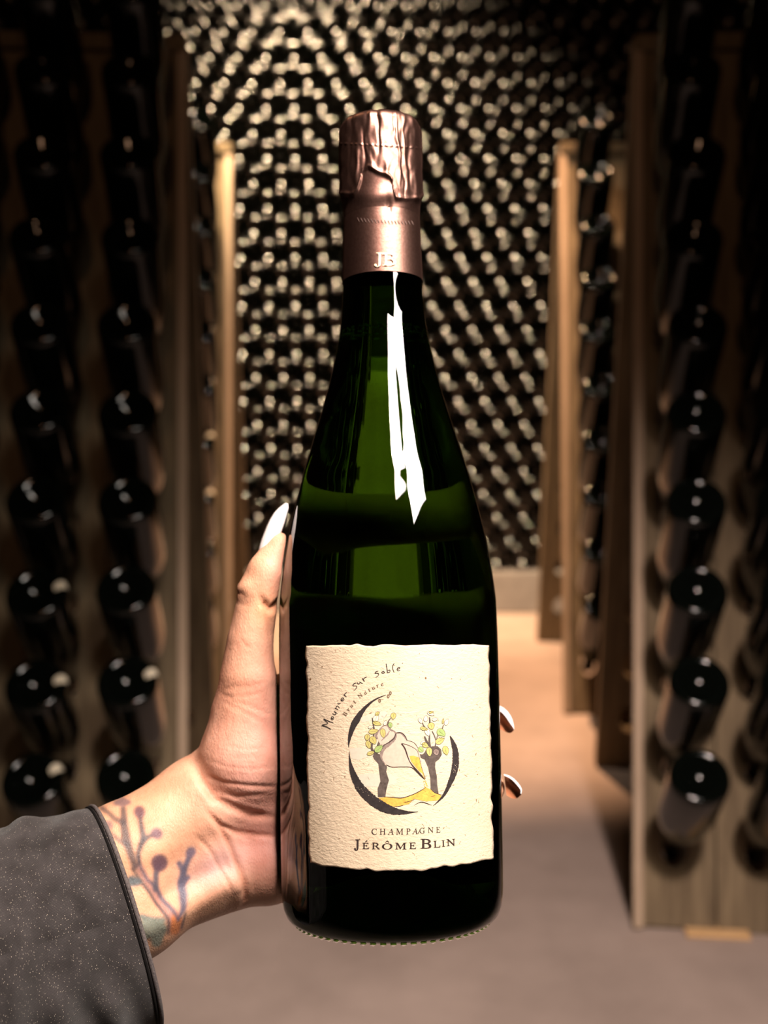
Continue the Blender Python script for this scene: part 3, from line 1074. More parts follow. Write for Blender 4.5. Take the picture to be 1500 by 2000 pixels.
f.stroke(pts(A7, 6, [(258, 326, 4), (272, 318, 9), (284, 309, 13)]))
f.stroke(pts(A7, 6, [(495, 332, 5), (507, 322, 8), (518, 313, 9)]))
f.stroke(pts(A7, 6, [(518, 313, 9), (529, 322, 8), (541, 333, 5)]))
f.build('printed_lettering', INK_LINE, LABEL, OFF + .0002, 'larger serif capitals reading JÉRÔME BLIN')

# fibres and flecks in the paper
f = Flat()
for k in range(230):
    x, y = random.uniform(80, 1225), random.uniform(115, 1470)
    p = A2((x, y))
    l, a = abs(random.gauss(0, 1)) * 1.5 + .4, random.uniform(0, 3.14)
    wd = random.uniform(.35, .9) * (2.0 if random.random() < .06 else 1)
    f.stroke([(p[0] - l * math.cos(a), p[1] - l * math.sin(a), wd * .5), (p[0] + random.uniform(-.4, .4), p[1], wd), (p[0] + l * math.cos(a), p[1] + l * math.sin(a), wd * .4)])
for x, y, r in ((820, 308, 2.3), (985, 312, 1.2), (85, 315, 2.2), (160, 236, 1.5), (625, 486, 1.1), (305, 937, 1.4), (1160, 1178, 1.3), (1150, 922, 1.2), (1040, 316, 1.0), (780, 152, .9), (955, 838, .9), (1065, 828, 1.1)):
    p = A2((x, y))
    f.dot(p[0], p[1], r * .8, r)
fl = f.build('paper_flecks', INK_FLECK, LABEL, OFF, 'brown fibres and flecks in the paper')
fl['kind'] = 'stuff'

# monogram and perforation on the foil
FR = lambda s_: rad(S_FOIL) + .0006 if s_ < axis_row(440) else .0166
AF = crop_conv(CX0, CY0, CS)
f = Flat()
for ch, x0, x1, top, base, th in (('J', 556, 640, 1566, 1704, .000), ('B', 636, 768, 1566, 1690, .000)):
    p, q = AF((x0, top)), AF((x1, base))
    f.glyph(ch, p[0], p[1], q[0], q[1], 0, th, True)
f.stroke(pts(AF, 5, [(632, 1580, 8), (676, 1572, 5), (720, 1570, 5)]))
f.build('monogram', M_GOLD, band, .0003, 'pale gold monogram reading JB', FR, 3.0)
f = Flat()
for k in range(17):
    x = 400 + k * 33
    y = 1240 + (x - 400) * .055 + 8 * gauss(x - 700, 400)
    f.stroke(pts(AF, 5, [(x - 10, y - 20, 3), (x, y, 7), (x + 10, y + 20, 3)]))
f.build('perforation', M_PERF, band, .0001, 'row of slanted tear cuts', lambda s_: .0162, 3.0)

# unseen back label, enlarged to block floor light showing through the glass
V, Fc = [], []
sa, sb = axis_row(1748), axis_row(1285)
for i in range(49):
    a = math.pi + R(-60 + 120 * i / 48)
    for s_ in np.linspace(sa, sb, 9):
        V.append(on_bottle(a, s_, .0003))
for i in range(48):
    for k in range(8):
        Fc.append((i * 9 + k, i * 9 + k + 1, (i + 1) * 9 + k + 1, (i + 1) * 9 + k))
bl = link('back_label_blocker', mesh('back_label_blocker', V, Fc, M_PAPER), HERO, 'unseen paper label on the far side, enlarged to block light')

# ------------------------------------------------------------------ the person: left hand and forearm, grown as one implicit surface
KPX = 4.95                                     # pixels per millimetre at the bottle


def zaxis(y):
    return Z0 + (1795 - y) / 1552.0 * (ztop - Z0)


def Q(x, y, w):
    return np.array([(x - 766) / KPX, (y - 1500) / KPX, w])


def hand_world(v):
    """millimetre space of the hand (x right, y down, w away from the camera) -> world"""
    x, y = v[0] * KPX + 766, v[1] * KPX + 1500
    return unproj(x, y, zaxis(y) + v[2] * 0.001)


GS = 0.8
lo, hi = Q(70, 958, -34), Q(1030, 1985, 76)
gx, gy, gz = [np.arange(a, b, GS, dtype=np.float32) for a, b in zip(lo, hi)]
SH = (len(gx), len(gy), len(gz))
FLD = np.full(SH, 60.0, np.float32)


def smin(a, b, k):
    h = np.clip(0.5 + 0.5 * (b - a) / k, 0, 1)
    return b + (a - b) * h - k * h * (1 - h)


def sub(a, b, pad):
    i = []
    for ax, g in enumerate((gx, gy, gz)):
        l, h = min(a[ax], b[ax]) - pad, max(a[ax], b[ax]) + pad
        i.append(slice(int(np.searchsorted(g, l)), int(np.searchsorted(g, h))))
    return tuple(i)


def cone(pa, pb, ra, rb, k=5.0, flat=1.0, field=None):
    """blend a round cone into the field; radii in pixels; flat < 1 thins it in depth"""
    global FLD
    F_ = FLD if field is None else field
    a, b = Q(*pa), Q(*pb)
    ra, rb = ra / KPX, rb / KPX
    I = sub(a, b, max(ra, rb) + 12)
    X = gx[I[0]][:, None, None]
    Y = gy[I[1]][None, :, None]
    Z = gz[I[2]][None, None, :]
    d = b - a
    dd = float(d @ d)
    t = np.clip(((X - a[0]) * d[0] + (Y - a[1]) * d[1] + (Z - a[2]) * d[2]) / dd, 0, 1)
    dz = (Z - a[2] - t * d[2]) / flat
    dist = np.sqrt((X - a[0] - t * d[0]) ** 2 + (Y - a[1] - t * d[1]) ** 2 + dz * dz) - (ra + (rb - ra) * t)
    F_[I] = smin(F_[I], dist.astype(np.float32), k)


# forearm and wrist (two bones side by side make the flat oval of a wrist)
cone((400, 1569, 15), (238, 1667, 3), 88, 95, 5)
cone((238, 1667, 3), (60, 1780, -14), 95, 104, 5)
cone((395, 1700, 17), (255, 1782, 1), 84, 88, 9)
cone((255, 1782, 1), (60, 1900, -20), 88, 104, 9)
cone((400, 1569, 15), (470, 1530, 16), 88, 84, 9)
cone((395, 1700, 17), (505, 1688, 22), 84, 80, 9)
# thumb, from tip to the ball of the thumb
cone((543, 1062, -3), (521, 1115, -3), 24.5, 38, 0.8)
cone((521, 1115, -3), (506, 1155, -2), 38, 42, 0.8)
cone((506, 1157, -2), (489, 1250, 0), 39, 45, 0.8)
cone((482, 1150, 2), (492, 1170, 0), 20, 26, 0.8)
cone((489, 1250, 0), (483, 1325, 2), 45, 55, 0.8)
cone((486, 1325, 2), (480, 1400, 6), 56, 70, 0.8)
cone((480, 1400, 6), (474, 1490, 8), 70, 84, 0.8)
cone((474, 1490, 8), (505, 1560, 16), 84, 72, 6)
# palm and heel
cone((470, 1500, 20), (560, 1560, 34), 78, 80, 7)
cone((520, 1600, 22), (560, 1640, 36), 78, 76, 7)
cone((528, 1690, 18), (566, 1676, 26), 76, 76, 4)
cone((560, 1640, 36), (660, 1590, 52), 74, 60, 7)
cone((560, 1540, 36), (660, 1500, 53), 72, 58, 7)
cone((540, 1440, 28), (655, 1410, 52), 66, 56, 7)
cone((520, 1380, 18), (645, 1335, 50), 54, 50, 7)
# fingers round the back of the bottle (index raised, the others curl round to the right)
for path in ([(648, 1335, 52, 50), (664, 1185, 54, 46), (708, 1066, 56, 42), (892, 1046, 47, 36)],
             [(655, 1405, 54, 50), (735, 1228, 58, 45), (798, 1224, 58, 44), (856, 1176, 55, 41), (912, 1300, 47, 37), (951, 1412, 25, 30)],
             [(655, 1495, 55, 50), (775, 1405, 60, 44), (905, 1462, 47, 36), (957, 1540, 22, 30)],
             [(655, 1580, 54, 46), (760, 1535, 59, 38), (880, 1565, 50, 33), (938, 1610, 32, 27)]):
    for a, b in zip(path, path[1:]):
        cone(a[:3], b[:3], a[3], b[3], 2.5)

def box_blur(F):
    for ax in range(3):
        F = (np.roll(F, 1, ax) + 2 * F + np.roll(F, -1, ax)) / 4
    return F


for _ in range(3):
    FLD = box_blur(FLD)

# carve the bottle out so that the skin lies against the glass
sil_y = np.array([axis_row_y for axis_row_y, _ in SIL][::-1], float)
sil_h = np.array([h for _, h in SIL][::-1], float)
yy_px = gy * KPX + 1500
hw = np.interp(yy_px, sil_y, sil_h) / KPX
xc = (767 - 0.01579 * (1795 - yy_px) - 766) / KPX
zoom = np.array([zaxis(float(y)) for y in yy_px]) * 1000 / F_PX      # mm per pixel at that row
for j in range(SH[1]):
    sx = zoom[j] * KPX
    dist = np.sqrt(((gx[:, None] - xc[j]) * sx) ** 2 + (gz[None, :]) ** 2) - hw[j] * sx
    FLD[:, j, :] = np.maximum(FLD[:, j, :], -(dist - 0.9))


def surface_nets(F, org, h):
    nx, ny, nz = F.shape
    S = F < 0
    cs = sum(S[i:nx - 1 + i, j:ny - 1 + j, k:nz - 1 + k].astype(np.int8) for i in (0, 1) for j in (0, 1) for k in (0, 1))
    act = (cs > 0) & (cs < 8)
    idx = np.argwhere(act)
    ids = np.full(act.shape, -1, np.int64)
    ids[act] = np.arange(len(idx))
    acc = np.zeros((len(idx), 3))
    cnt = np.zeros(len(idx))
    C = [(i, j, k) for i in (0, 1) for j in (0, 1) for k in (0, 1)]
    for a in C:
        for b in C:
            if sum(b) - sum(a) == 1 and all(q >= p for p, q in zip(a, b)):
                fa = F[idx[:, 0] + a[0], idx[:, 1] + a[1], idx[:, 2] + a[2]].astype(float)
                fb = F[idx[:, 0] + b[0], idx[:, 1] + b[1], idx[:, 2] + b[2]].astype(float)
                m = (fa < 0) != (fb < 0)
                t = np.where(m, fa / np.where(m, fa - fb, 1), 0)
                p = np.array(a)[None] + t[:, None] * (np.array(b) - np.array(a))[None]
                acc[m] += p[m]
                cnt[m] += 1
    V = (idx + acc / cnt[:, None]) * h + np.array(org)
    faces = []
    for ax in range(3):
        o1, o2 = [q for q in range(3) if q != ax]
        sl = [slice(1, -1)] * 3
        sl[ax] = slice(0, -1)
        A = S[tuple(sl)]
        sl2 = [slice(1, -1)] * 3
        sl2[ax] = slice(1, None)
        B = S[tuple(sl2)]
        e = np.argwhere(A != B)
        inside = A[tuple(e.T)]
        e = e.copy()
        e[:, o1] += 1
        e[:, o2] += 1
        qv = []
        for d1, d2 in ((1, 1), (0, 1), (0, 0), (1, 0)):
            c = e.copy()
            c[:, o1] -= d1
            c[:, o2] -= d2
            qv.append(ids[tuple(c.T)])
        f = np.stack(qv, 1)
        flip = inside if ax != 1 else ~inside
        f[~flip] = f[~flip][:, ::-1]
        faces.append(f[(f >= 0).all(1)])
    return V, np.concatenate(faces)


HV, HF = surface_nets(FLD, (gx[0], gy[0], gz[0]), GS)
# relax the net a little
edges = np.concatenate([HF[:, [0, 1]], HF[:, [1, 2]], HF[:, [2, 3]], HF[:, [3, 0]]])
for lam in (0.5, 0.5, 0.45):
    s_ = np.zeros_like(HV)
    c_ = np.zeros(len(HV))
    for a, b in ((0, 1), (1, 0)):
        np.add.at(s_, edges[:, a], HV[edges[:, b]])
        np.add.at(c_, edges[:, a], 1)
    HV += lam * (s_ / np.maximum(c_, 1)[:, None] - HV)
# normals
tri = HV[HF]
fn = np.cross(tri[:, 2] - tri[:, 0], tri[:, 3] - tri[:, 1])
vn = np.zeros_like(HV)
for k in range(4):
    np.add.at(vn, HF[:, k], fn)
vn /= np.linalg.norm(vn, axis=1)[:, None] + 1e-9
HX, HY = HV[:, 0] * KPX + 766, HV[:, 1] * KPX + 1500
front = np.clip(-vn[:, 2] * 2.5 + 0.3, 0, 1)


def line_dist(P, closed=False):
    d = np.full(len(HX), 1e9)
    tpar = np.zeros(len(HX))
    n = len(P) - 1
    for i in range(n):
        ax_, ay_ = P[i][:2]
        bx_, by_ = P[i + 1][:2]
        dx, dy = bx_ - ax_, by_ - ay_
        t = np.clip(((HX - ax_) * dx + (HY - ay_) * dy) / (dx * dx + dy * dy + 1e-9), 0, 1)
        q = np.hypot(HX - ax_ - t * dx, HY - ay_ - t * dy)
        m = q < d
        d[m] = q[m]
        tpar[m] = ((i + t) / n)[m]
    return d, tpar


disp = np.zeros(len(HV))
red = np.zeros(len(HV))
# creases: polyline, depth mm, half width px
CREASE = [([(381, 1500), (399, 1532), (418, 1559), (450, 1577), (490, 1593), (545, 1596)], 1.0, 7),
          ([(402, 1583), (431, 1612), (463, 1625), (503, 1631), (545, 1633)], .7, 5),
          ([(410, 1593), (437, 1628), (453, 1660), (466, 1692), (477, 1727), (479, 1753), (471, 1770)], 1.0, 5),
          ([(378, 1628), (410, 1660), (431, 1692), (442, 1721), (450, 1742)], .5, 4),
          ([(430, 1560), (470, 1577), (520, 1590)], .4, 4), ([(420, 1600), (455, 1628), (500, 1642)], .3, 4),
          ([(397, 1513), (437, 1529), (490, 1535), (545, 1537)], .45, 4), ([(415, 1545), (460, 1556), (520, 1552)], .3, 4),
          ([(509, 1174), (528, 1190), (541, 1180), (551, 1170)], 1.2, 6), ([(505, 1160), (518, 1178), (522, 1210), (530, 1250)], .5, 6),
          ([(460, 1152), (466, 1158), (478, 1160)], .4, 4), ([(458, 1176), (476, 1182), (488, 1181)], .15, 4),
          ([(428, 1352), (455, 1342), (490, 1340), (520, 1332)], .12, 4), ([(424, 1350), (456, 1368), (500, 1384), (535, 1398)], .2, 4),
          ([(430, 1358), (470, 1362), (515, 1352)], .18, 3), ([(432, 1366), (470, 1388), (515, 1412)], .22, 4), ([(410, 1382), (397, 1430), (385, 1468)], .5, 6),
          ([(440, 1455), (470, 1462), (515, 1462)], .15, 3), ([(400, 1482), (440, 1497), (490, 1503), (540, 1496)], .2, 3), ([(450, 1480), (500, 1478)], .12, 3), ([(470, 1250), (480, 1262), (490, 1264)], .25, 3)]
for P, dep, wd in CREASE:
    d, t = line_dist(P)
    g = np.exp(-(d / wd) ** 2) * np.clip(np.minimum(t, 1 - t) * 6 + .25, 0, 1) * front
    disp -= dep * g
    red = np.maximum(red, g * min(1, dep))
    disp += dep * .15 * np.exp(-((d - wd * 2.2) / wd) ** 2) * np.clip(np.minimum(t, 1 - t) * 6, 0, 1) * front
# tendons and hollows of the wrist
for P, hgt, wd in [([(455, 1722), (400, 1752), (350, 1782), (290, 1815)], 1.6, 20), ([(400, 1610), (345, 1650), (270, 1690)], 1.0, 26), ([(440, 1690), (385, 1715), (320, 1750)], -2.0, 24),
                   ([(360, 1560), (300, 1590), (240, 1625)], -.5, 20), ([(470, 1150), (478, 1148)], .8, 16), ([(380, 1490), (420, 1545)], -1.2, 14), ([(462, 1738), (468, 1762)], 1.0, 14)]:
    d, t = line_dist(P)
    disp += hgt * np.exp(-(d / wd) ** 2) * front
HV2 = HV + vn * disp[:, None]

# skin colour: base zones with a painted wrist shadow, then the tattoo
col = np.tile(np.array([0.65, 0.345, 0.212]), (len(HV), 1))


def mixin(c, m):
    global col
    col = col * (1 - m[:, None]) + np.array(c)[None] * m[:, None]


def zone(x, y, rx, ry, rot=0):
    a = R(rot)
    dx, dy = HX - x, HY - y
    u, v = dx * math.cos(a) + dy * math.sin(a), -dx * math.sin(a) + dy * math.cos(a)
    return np.exp(-(u / rx) ** 2 - (v / ry) ** 2)


mixin((0.67, 0.335, 0.262), np.clip(zone(500, 1470, 110, 230) * 1.1, 0, 1))
mixin((0.70, 0.34, 0.26), zone(545, 1110, 30, 60) * .7)
mixin((0.66, 0.31, 0.15), zone(520, 1190, 30, 30) * .6 + zone(460, 1360, 40, 90) * .3)
mixin((0.66, 0.30, 0.27), zone(520, 1660, 50, 70) * .6)
mixin((0.47, 0.30, 0.33), zone(420, 1690, 70, 36, -28) * .55)  # purple shadow in the wrist hollow, painted into the skin colour
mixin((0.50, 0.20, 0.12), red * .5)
gmark = np.random.default_rng(3)
ta = np.zeros(len(HV))


def tattoo(P, color, amount, conv=lambda p: (170 + p[0] / 3.75, 1500 + p[1] / 3.75), soft=3.0):
    Pp = [conv(p) for p in P]
    W = [p[2] / 3.75 / 2 * (1.8 if color is BLK else 1.4) for p in P]
    amount = min(0.97, amount * 1.45)
    d, t = line_dist(Pp)
    wv = np.interp(t, np.linspace(0, 1, len(W)), W)
    m = 1 / (1 + np.exp((d - wv) / soft * 2.2)) * amount * (front > .02) * (HX < 520)
    mixin(color, m)


BLK = (0.07, 0.055, 0.062)
tattoo([(400, 1090, 30), (470, 1130, 60), (540, 1110, 30)], (0.16, 0.19, 0.17), .8)
tattoo([(440, 1180, 110), (500, 1190, 110), (510, 1270, 60)], (0.20, 0.22, 0.18), .75)
tattoo([(640, 1150, 84), (600, 1060, 70), (560, 1000, 66), (500, 900, 52), (430, 820, 46), (370, 720, 40)], (0.40, 0.20, 0.17), .6)
tattoo([(640, 1180, 60), (640, 1110, 60)], (0.62, 0.20, 0.07), .8)
tattoo([(690, 1170, 10), (700, 1060, 10)], BLK, .7)
tattoo([(590, 1210, 10), (575, 1100, 12), (530, 1010, 14), (470, 920, 14), (390, 830, 14), (330, 740, 12)], BLK, .65)
tattoo([(650, 1110, 12), (600, 1010, 22), (550, 920, 26), (515, 870, 20), (440, 820, 14), (390, 740, 12), (365, 650, 12)], (0.11, 0.09, 0.12), .75)
tattoo([(650, 1100, 12), (690, 1020, 30), (715, 920, 40), (708, 830, 46), (715, 740, 34), (755, 630, 30)], (0.085, 0.085, 0.13), .82)
tattoo([(710, 750, 30), (675, 700, 30)], (0.10, 0.09, 0.13), .75)
tattoo([(720, 830, 34), (748, 800, 30)], (0.10, 0.09, 0.13), .7)
tattoo([(755, 620, 54), (760, 612, 54)], (0.16, 0.12, 0.16), .7)
tattoo([(510, 880, 34), (503, 780, 32), (515, 720, 34)], (0.095, 0.085, 0.11), .8)
tattoo([(522, 690, 88), (526, 698, 88)], (0.11, 0.06, 0.08), .75)
tattoo([(345, 720, 26), (315, 620, 30), (285, 510, 38), (272, 420, 34), (265, 300, 24)], BLK, .62)
tattoo([(375, 700, 12), (372, 620, 18), (395, 560, 24), (415, 520, 26), (400, 430, 22), (388, 340, 20)], BLK, .68)
tattoo([(410, 525, 22), (460, 498, 18), (500, 484, 16)], BLK, .65)
tattoo([(383, 316, 58), (385, 322, 58)], (0.14, 0.07, 0.085), .75)
tattoo([(508, 478, 58), (512, 482, 58)], (0.16, 0.08, 0.10), .7)
tattoo([(215, 255, 30), (260, 250, 56), (300, 250, 30)], (0.20, 0.12, 0.12), .65)
tattoo([(262, 400, 22), (200, 370, 22), (160, 330, 18), (110, 295, 22)], BLK, .55)
tattoo([(290, 560, 24), (230, 525, 20), (165, 470, 18)], BLK, .5)
tattoo([(155, 415, 46), (158, 420, 46)], (0.20, 0.12, 0.13), .55)
tattoo([(330, 830, 60), (370, 835, 40)], (0.10, 0.12, 0.13), .7)

HWd = [hand_world(v) for v in HV2]
me = mesh('person', HWd, HF.tolist())
at = me.color_attributes.new('skin_tint', 'FLOAT_COLOR', 'POINT')
at.data.foreach_set('color', np.concatenate([col, np.ones((len(col), 1))], 1).astype(np.float32).ravel())

ms, nt, b = new_mat('skin')
av = N(nt, 'ShaderNodeVertexColor', layer_name='skin_tint')
tc = N(nt, 'ShaderNodeTexCoord')
n1 = N(nt, 'ShaderNodeTexNoise', Scale=90.0, Detail=5.0)
nt.links.new(tc.outputs['Object'], n1.inputs['Vector'])
mx = N(nt, 'ShaderNodeMix', data_type='RGBA', blend_type='MULTIPLY')
mx.inputs['Factor'].default_value = 1.0
rp = ramp(nt, n1.outputs['Fac'], [(0.3, (0.86, 0.80, 0.78)), (0.68, (1.05, 1.08, 1.1))])
nt.links.new(av.outputs['Color'], mx.inputs['A'])
nt.links.new(rp.outputs[0], mx.inputs['B'])
nt.links.new(mx.outputs['Result'], b.inputs['Base Color'])
b.inputs['Roughness'].default_value = 0.5
b.inputs['Specular IOR Level'].default_value = 0.35
b.inputs['Subsurface Weight'].default_value = 0.12
b.inputs['Subsurface Radius'].default_value = (1.0, 0.35, 0.2)
b.inputs['Subsurface Scale'].default_value = 0.0012
vo = N(nt, 'ShaderNodeTexVoronoi', Scale=1100.0)
vo.feature = 'DISTANCE_TO_EDGE'
mp2 = N(nt, 'ShaderNodeMapping')
mp2.inputs['Rotation'].default_value = (0, R(-30), 0)
mp2.inputs['Scale'].default_value = (1.0, 1.0, 0.45)
nt.links.new(tc.outputs['Object'], mp2.inputs[0])
nt.links.new(mp2.outputs[0], vo.inputs['Vector'])
n3 = N(nt, 'ShaderNodeTexNoise', Scale=420.0, Detail=5.0, Roughness=0.6)
nt.links.new(mp2.outputs[0], n3.inputs['Vector'])
ad = N(nt, 'ShaderNodeMath', operation='MULTIPLY_ADD')
ad.inputs[1].default_value = 0.5
nt.links.new(vo.outputs['Distance'], ad.inputs[0])
nt.links.new(n3.outputs['Fac'], ad.inputs[2])
bump(nt, ad.outputs[0], b, 0.5, 0.0007)
me.materials.append(ms)
PERSON = link('person', me, None, 'left hand and tattooed forearm in a dark denim sleeve gripping the champagne bottle, white nails', 'person')

# --- nails
M_NAIL = plain('white_gel_nail', (0.86, 0.80, 0.80), 0.18)
M_UNDER = plain('natural_nail_underside', (0.62, 0.24, 0.12), 0.45)
T5 = lambda p: (400 + p[0] / 5, 960 + p[1] / 5)
LE = [(530, 582), (545, 515), (565, 455), (590, 390), (612, 335), (645, 270), (682, 212), (722, 170), (765, 135), (796, 114)]
RE = [(632, 578), (662, 545), (700, 486), (732, 425), (756, 362), (775, 305), (790, 250), (803, 200), (812, 160), (806, 118)]
V, Fc = [], []
n, mcs = 28, 12
for i in range(n + 1):
    t = i / n
    k = t * (len(LE) - 1)
    a = [np.interp(k, range(len(LE)), [p[q] for p in LE]) for q in (0, 1)]
    c = [np.interp(k, range(len(RE)), [p[q] for p in RE]) for q in (0, 1)]
    for j in range(mcs + 1):
        u = j / mcs
        # nail faces up-left and towards the camera: left edge rolls away
        x, y = T5((a[0] * (1 - u) + c[0] * u, a[1] * (1 - u) + c[1] * u))
        wdt = (c[0] - a[0]) / 5 / KPX
        arch = math.sin(math.pi * min(u * .8 + .2, 1)) * wdt * .55
        V.append(hand_world(Q(x, y, -4.2 - arch + 2.8 * (1 - u) ** 2 + 1.0 * t)))
Fc = [(i * (mcs + 1) + j, i * (mcs + 1) + j + 1, (i + 1) * (mcs + 1) + j + 1, (i + 1) * (mcs + 1) + j) for i in range(n) for j in range(mcs)]
nm = mesh('fingernail', V, Fc, M_NAIL)
th = link('fingernail', nm, PERSON, 'long pointed white thumbnail')
so = th.modifiers.new('thickness', 'SOLIDIFY')
so.thickness = 0.0009
so.offset = 0
N7 = lambda p: (940 + p[0] / 7.692, 1340 + p[1] / 7.692)


def resample(P, n):
    P = np.array(P, float)
    d = np.r_[0, np.cumsum(np.hypot(*np.diff(P, axis=0).T))]
    q = np.linspace(0, d[-1], n)
    return np.stack([np.interp(q, d, P[:, 0]), np.interp(q, d, P[:, 1])], 1)


def scoop_nail(outer, inner, under, w0, deep):
    """nail seen from the pad side: outer = silhouette of the white plate, inner = its rim, under = far edge of the concave underside"""
    n = 22
    O, I, U = resample(outer, n), resample(inner, n), resample(under, n)
    V, Fc, fm = [], [], []
    rows = [(O * .5 + U * .5, w0 + deep * 1.25), (O * .85 + U * .15, w0 + deep * .9), (O, w0 + deep * .45), (O * .45 + I * .55, w0 + .05), (I, w0), (I * .75 + U * .25, w0 + deep * .45), (I * .45 + U * .55, w0 + deep * .7), (U, w0 + deep * .75)]
    for P, w_ in rows:
        V += [hand_world(Q(*N7(p), w_)) for p in P]
    for r_ in range(len(rows) - 1):
        for k in range(n - 1):
            Fc.append((r_ * n + k, r_ * n + k + 1, (r_ + 1) * n + k + 1, (r_ + 1) * n + k))
            fm.append(0 if r_ < 4 else 1)
    link('fingernail', mesh('fingernail', V, Fc, [M_NAIL, M_UNDER], True, fm), PERSON, 'white fingernail seen from beneath, at the right of the bottle')


scoop_nail([(270, 290), (330, 322), (390, 372), (440, 440), (472, 510), (490, 590), (494, 650)], [(270, 370), (320, 410), (370, 470), (415, 540), (450, 590), (475, 620), (490, 652)],
           [(270, 640), (310, 660), (350, 680), (390, 698), (430, 706), (470, 690), (490, 655)], 17, 6)
scoop_nail([(340, 1318), (420, 1342), (490, 1388), (550, 1448), (595, 1512), (614, 1562), (604, 1620)], [(345, 1345), (420, 1378), (475, 1420), (530, 1480), (572, 1532), (594, 1566), (590, 1615)],
           [(380, 1640), (420, 1665), (460, 1685), (500, 1692), (545, 1682), (580, 1655), (604, 1622)], 14, 6)



def back_nail(b, t, hw):
    """nail on the far side of a finger behind the bottle, from its root b to its tip t"""
    n, m_ = 14, 8
    V = []
    for i in range(n + 1):
        q = i / n
        c = [b[k] * (1 - q) + t[k] * q for k in range(3)]
        h = hw * (1 - q ** 2.2) ** .6 * (.82 + .18 * min(1, q * 4)) + .6
        for j in range(m_ + 1):
            u = j / m_ * 2 - 1
            V.append(hand_world(Q(c[0], c[1] + h * u, c[2] - 1.8 * u * u * h / hw + .7 * math.sin(math.pi * q))))
    Fc = [(i * (m_ + 1) + j, i * (m_ + 1) + j + 1, (i + 1) * (m_ + 1) + j + 1, (i + 1) * (m_ + 1) + j) for i in range(n) for j in range(m_)]
    o = link('fingernail', mesh('fingernail', V, Fc, M_NAIL), PERSON, 'white fingernail behind the bottle')
    md_ = o.modifiers.new('thickness', 'SOLIDIFY')
    md_.thickness = 0.0008
    md_.offset = 0


back_nail((886, 1047, 54.6), (942, 1044, 50.0), 24)
back_nail((930, 1604, 38.2), (972, 1624, 31.5), 19)

# --- sleeve
md, nt, b = new_mat('dark_denim')
uv = N(nt, 'ShaderNodeUVMap', uv_map='cloth')
n1 = N(nt, 'ShaderNodeTexNoise', Scale=0.09, Detail=5.0)
nt.links.new(uv.outputs[0], n1.inputs['Vector'])
rp = ramp(nt, n1.outputs['Fac'], [(0.3, (0.022, 0.018, 0.018)), (0.7, (0.055, 0.047, 0.048))])
mpd = N(nt, 'ShaderNodeMapping')
mpd.inputs['Rotation'].default_value = (0, 0, R(32))
mpd.inputs['Scale'].default_value = (1.0, 1.7, 1)
nt.links.new(uv.outputs[0], mpd.inputs[0])
wv = N(nt, 'ShaderNodeTexWave', Scale=0.62, Distortion=1.2, Detail=2.0)
wv.inputs['Detail Scale'].default_value = 2.0
nt.links.new(mpd.outputs[0], wv.inputs['Vector'])
vo = N(nt, 'ShaderNodeTexVoronoi', Scale=1.25, Randomness=0.75)
nt.links.new(mpd.outputs[0], vo.inputs['Vector'])
dots = ramp(nt, vo.outputs['Distance'], [(0.10, (1, 1, 1)), (0.24, (0, 0, 0))])
pick = ramp(nt, vo.outputs['Color'], [(0.30, (0, 0, 0)), (0.70, (1, 1, 1))])
dm = N(nt, 'ShaderNodeMath', operation='MULTIPLY')
nt.links.new(dots.outputs[0], dm.inputs[0])
nt.links.new(pick.outputs[0], dm.inputs[1])
m1 = N(nt, 'ShaderNodeMix', data_type='RGBA', blend_type='MULTIPLY')
m1.inputs['Factor'].default_value = 0.75
wr = ramp(nt, wv.outputs['Fac'], [(0.2, (0.45, 0.45, 0.45)), (0.8, (1.3, 1.3, 1.3))])
nt.links.new(rp.outputs[0], m1.inputs['A'])
nt.links.new(wr.outputs[0], m1.inputs['B'])
m2 = N(nt, 'ShaderNodeMix', data_type='RGBA')
nt.links.new(dm.outputs[0], m2.inputs['Factor'])
nt.links.new(m1.outputs['Result'], m2.inputs['A'])
m2.inputs['B'].default_value = (0.55, 0.46, 0.38, 1)
nt.links.new(m2.outputs['Result'], b.inputs['Base Color'])
b.inputs['Roughness'].default_value = 0.85
b.inputs['Specular IOR Level'].default_value = 0.2
b.inputs['Sheen Weight'].default_value = 0.1
bump(nt, wv.outputs['Fac'], b, 0.4, 0.0003)
M_DENIM = md

CUFF = np.array([243.0, 1791.0])
SD = np.array([-0.955, 0.297])
SE = np.array([0.290, 0.957])
ns, na = 70, 96
V, UVs = [], []


def sleeve_pt(t, th, grow=0.0):
    """t 0 at the cuff .. 1 deep off frame; th 0 towards the camera"""
    ln = 420 * t
    ax = CUFF + SD * ln
    hh = 224 + 34 * t + grow
    dep = (33 + 9 * t) + grow / KPX
    w = 6 - 44 * t
    e, d = math.sin(th), math.cos(th)
    d = math.copysign(abs(d) ** 0.82, d)
    fold = 0.0
    if t > 0.03:
        fade = min(1, (t - .03) / .15)
        fold = fade * (1.1 * math.sin(th * 3 + t * 16 + 1.0) * math.sin(t * 9 + th) + 0.8 * math.sin(t * 31 + th * 2.2) * math.exp(-((th - .9) / .7) ** 2) + .6 * math.sin(th * 7 - t * 22))
    c = 1 + fold / 30
    p = ax + SE * hh * e * c
    p = p + np.array([1, .0]) * 24 * d * (1 - t) ** 3
    return p[0], p[1], w - dep * d * c


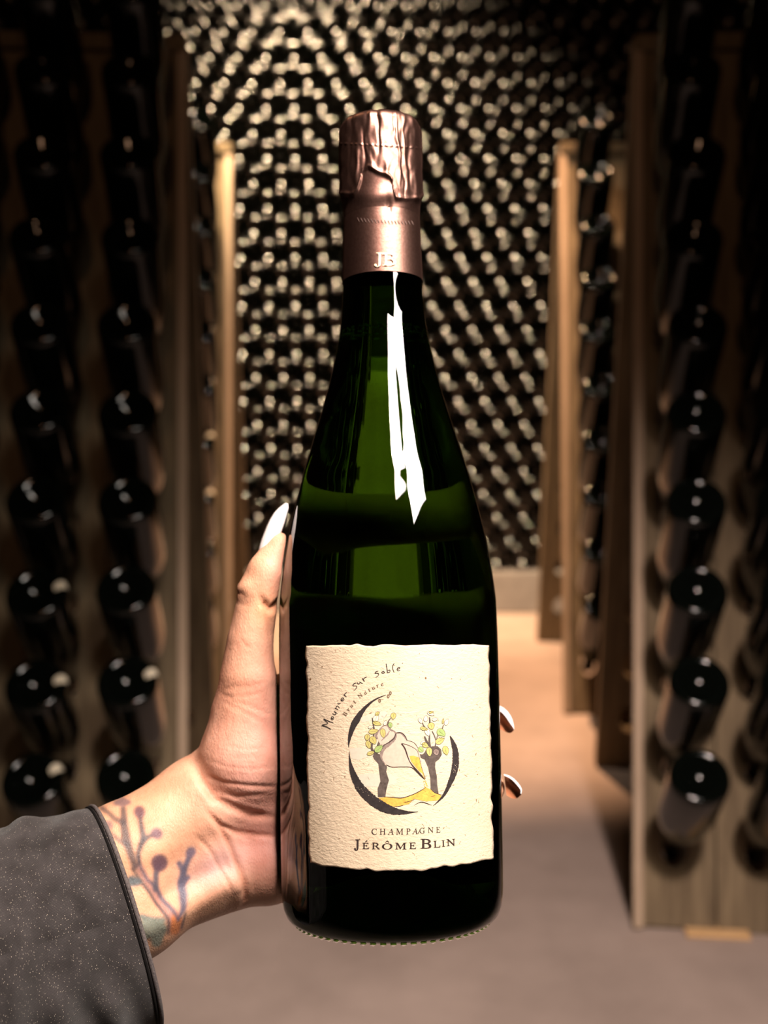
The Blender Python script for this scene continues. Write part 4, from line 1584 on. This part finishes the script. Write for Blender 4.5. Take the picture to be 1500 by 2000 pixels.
for i in range(ns + 1):
    t = (i / ns) ** 1.15
    for k in range(na):
        th = 2 * math.pi * k / na
        x, y, w_ = sleeve_pt(t, th)
        V.append(hand_world(Q(x, y, w_)))
Fc = [(i * na + k, (i + 1) * na + k, (i + 1) * na + (k + 1) % na, i * na + (k + 1) % na) for i in range(ns) for k in range(na)]
sm = mesh('jacket_sleeve', V, Fc, M_DENIM)
uvl = sm.uv_layers.new(name='cloth')
for p, f in zip(sm.polygons, Fc):
    for li, vi in zip(p.loop_indices, f):
        i, k = divmod(vi, na)
        if k == 0 and max(f, key=lambda q: q % na) % na == na - 1:
            k = na
        uvl.data[li].uv = (k / na * 240.0, (i / ns) ** 1.15 * 420 / KPX)
SLEEVE = link('jacket_sleeve', sm, PERSON, 'dark charcoal denim jacket sleeve with pale flecks')
so = SLEEVE.modifiers.new('thickness', 'SOLIDIFY')
so.thickness = 0.0012
so.offset = -1
# rolled cuff edge and the dark seam behind it


def loop_tube(name, t, rad_mm, grow, m, label):
    V, Fc = [], []
    nn, k8 = 140, 8
    C_ = [np.array(hand_world(Q(*sleeve_pt(t, 2 * math.pi * i / nn, grow)))) for i in range(nn)]
    cen = sum(C_) / nn
    for i in range(nn):
        tg = C_[(i + 1) % nn] - C_[i - 1]
        tg /= np.linalg.norm(tg)
        o_ = C_[i] - cen
        o_ -= tg * (o_ @ tg)
        o_ /= np.linalg.norm(o_)
        b_ = np.cross(tg, o_)
        for k in range(k8):
            a = 2 * math.pi * k / k8
            V.append(C_[i] + (o_ * math.cos(a) + b_ * math.sin(a)) * rad_mm * .001)
    Fc = [(i * k8 + k, i * k8 + (k + 1) % k8, ((i + 1) % nn) * k8 + (k + 1) % k8, ((i + 1) % nn) * k8 + k) for i in range(nn) for k in range(k8)]
    return link(name, mesh(name, V, Fc, m), SLEEVE, label)


M_HEM = noisy('hem_denim', (0.05, 0.042, 0.045), (0.15, 0.125, 0.12), 1500, 0.9, bump_s=0.4, bump_d=0.0004, spec=0.15)
M_SEAM = plain('seam_thread', (0.006, 0.005, 0.005), 0.9, spec=0.1)
loop_tube('cuff_hem', -0.004, 0.9, 1.5, M_HEM, 'rolled denim hem at the cuff')
loop_tube('cuff_seam', 0.016, 0.55, 0.5, M_SEAM, 'black seam line beside the hem')
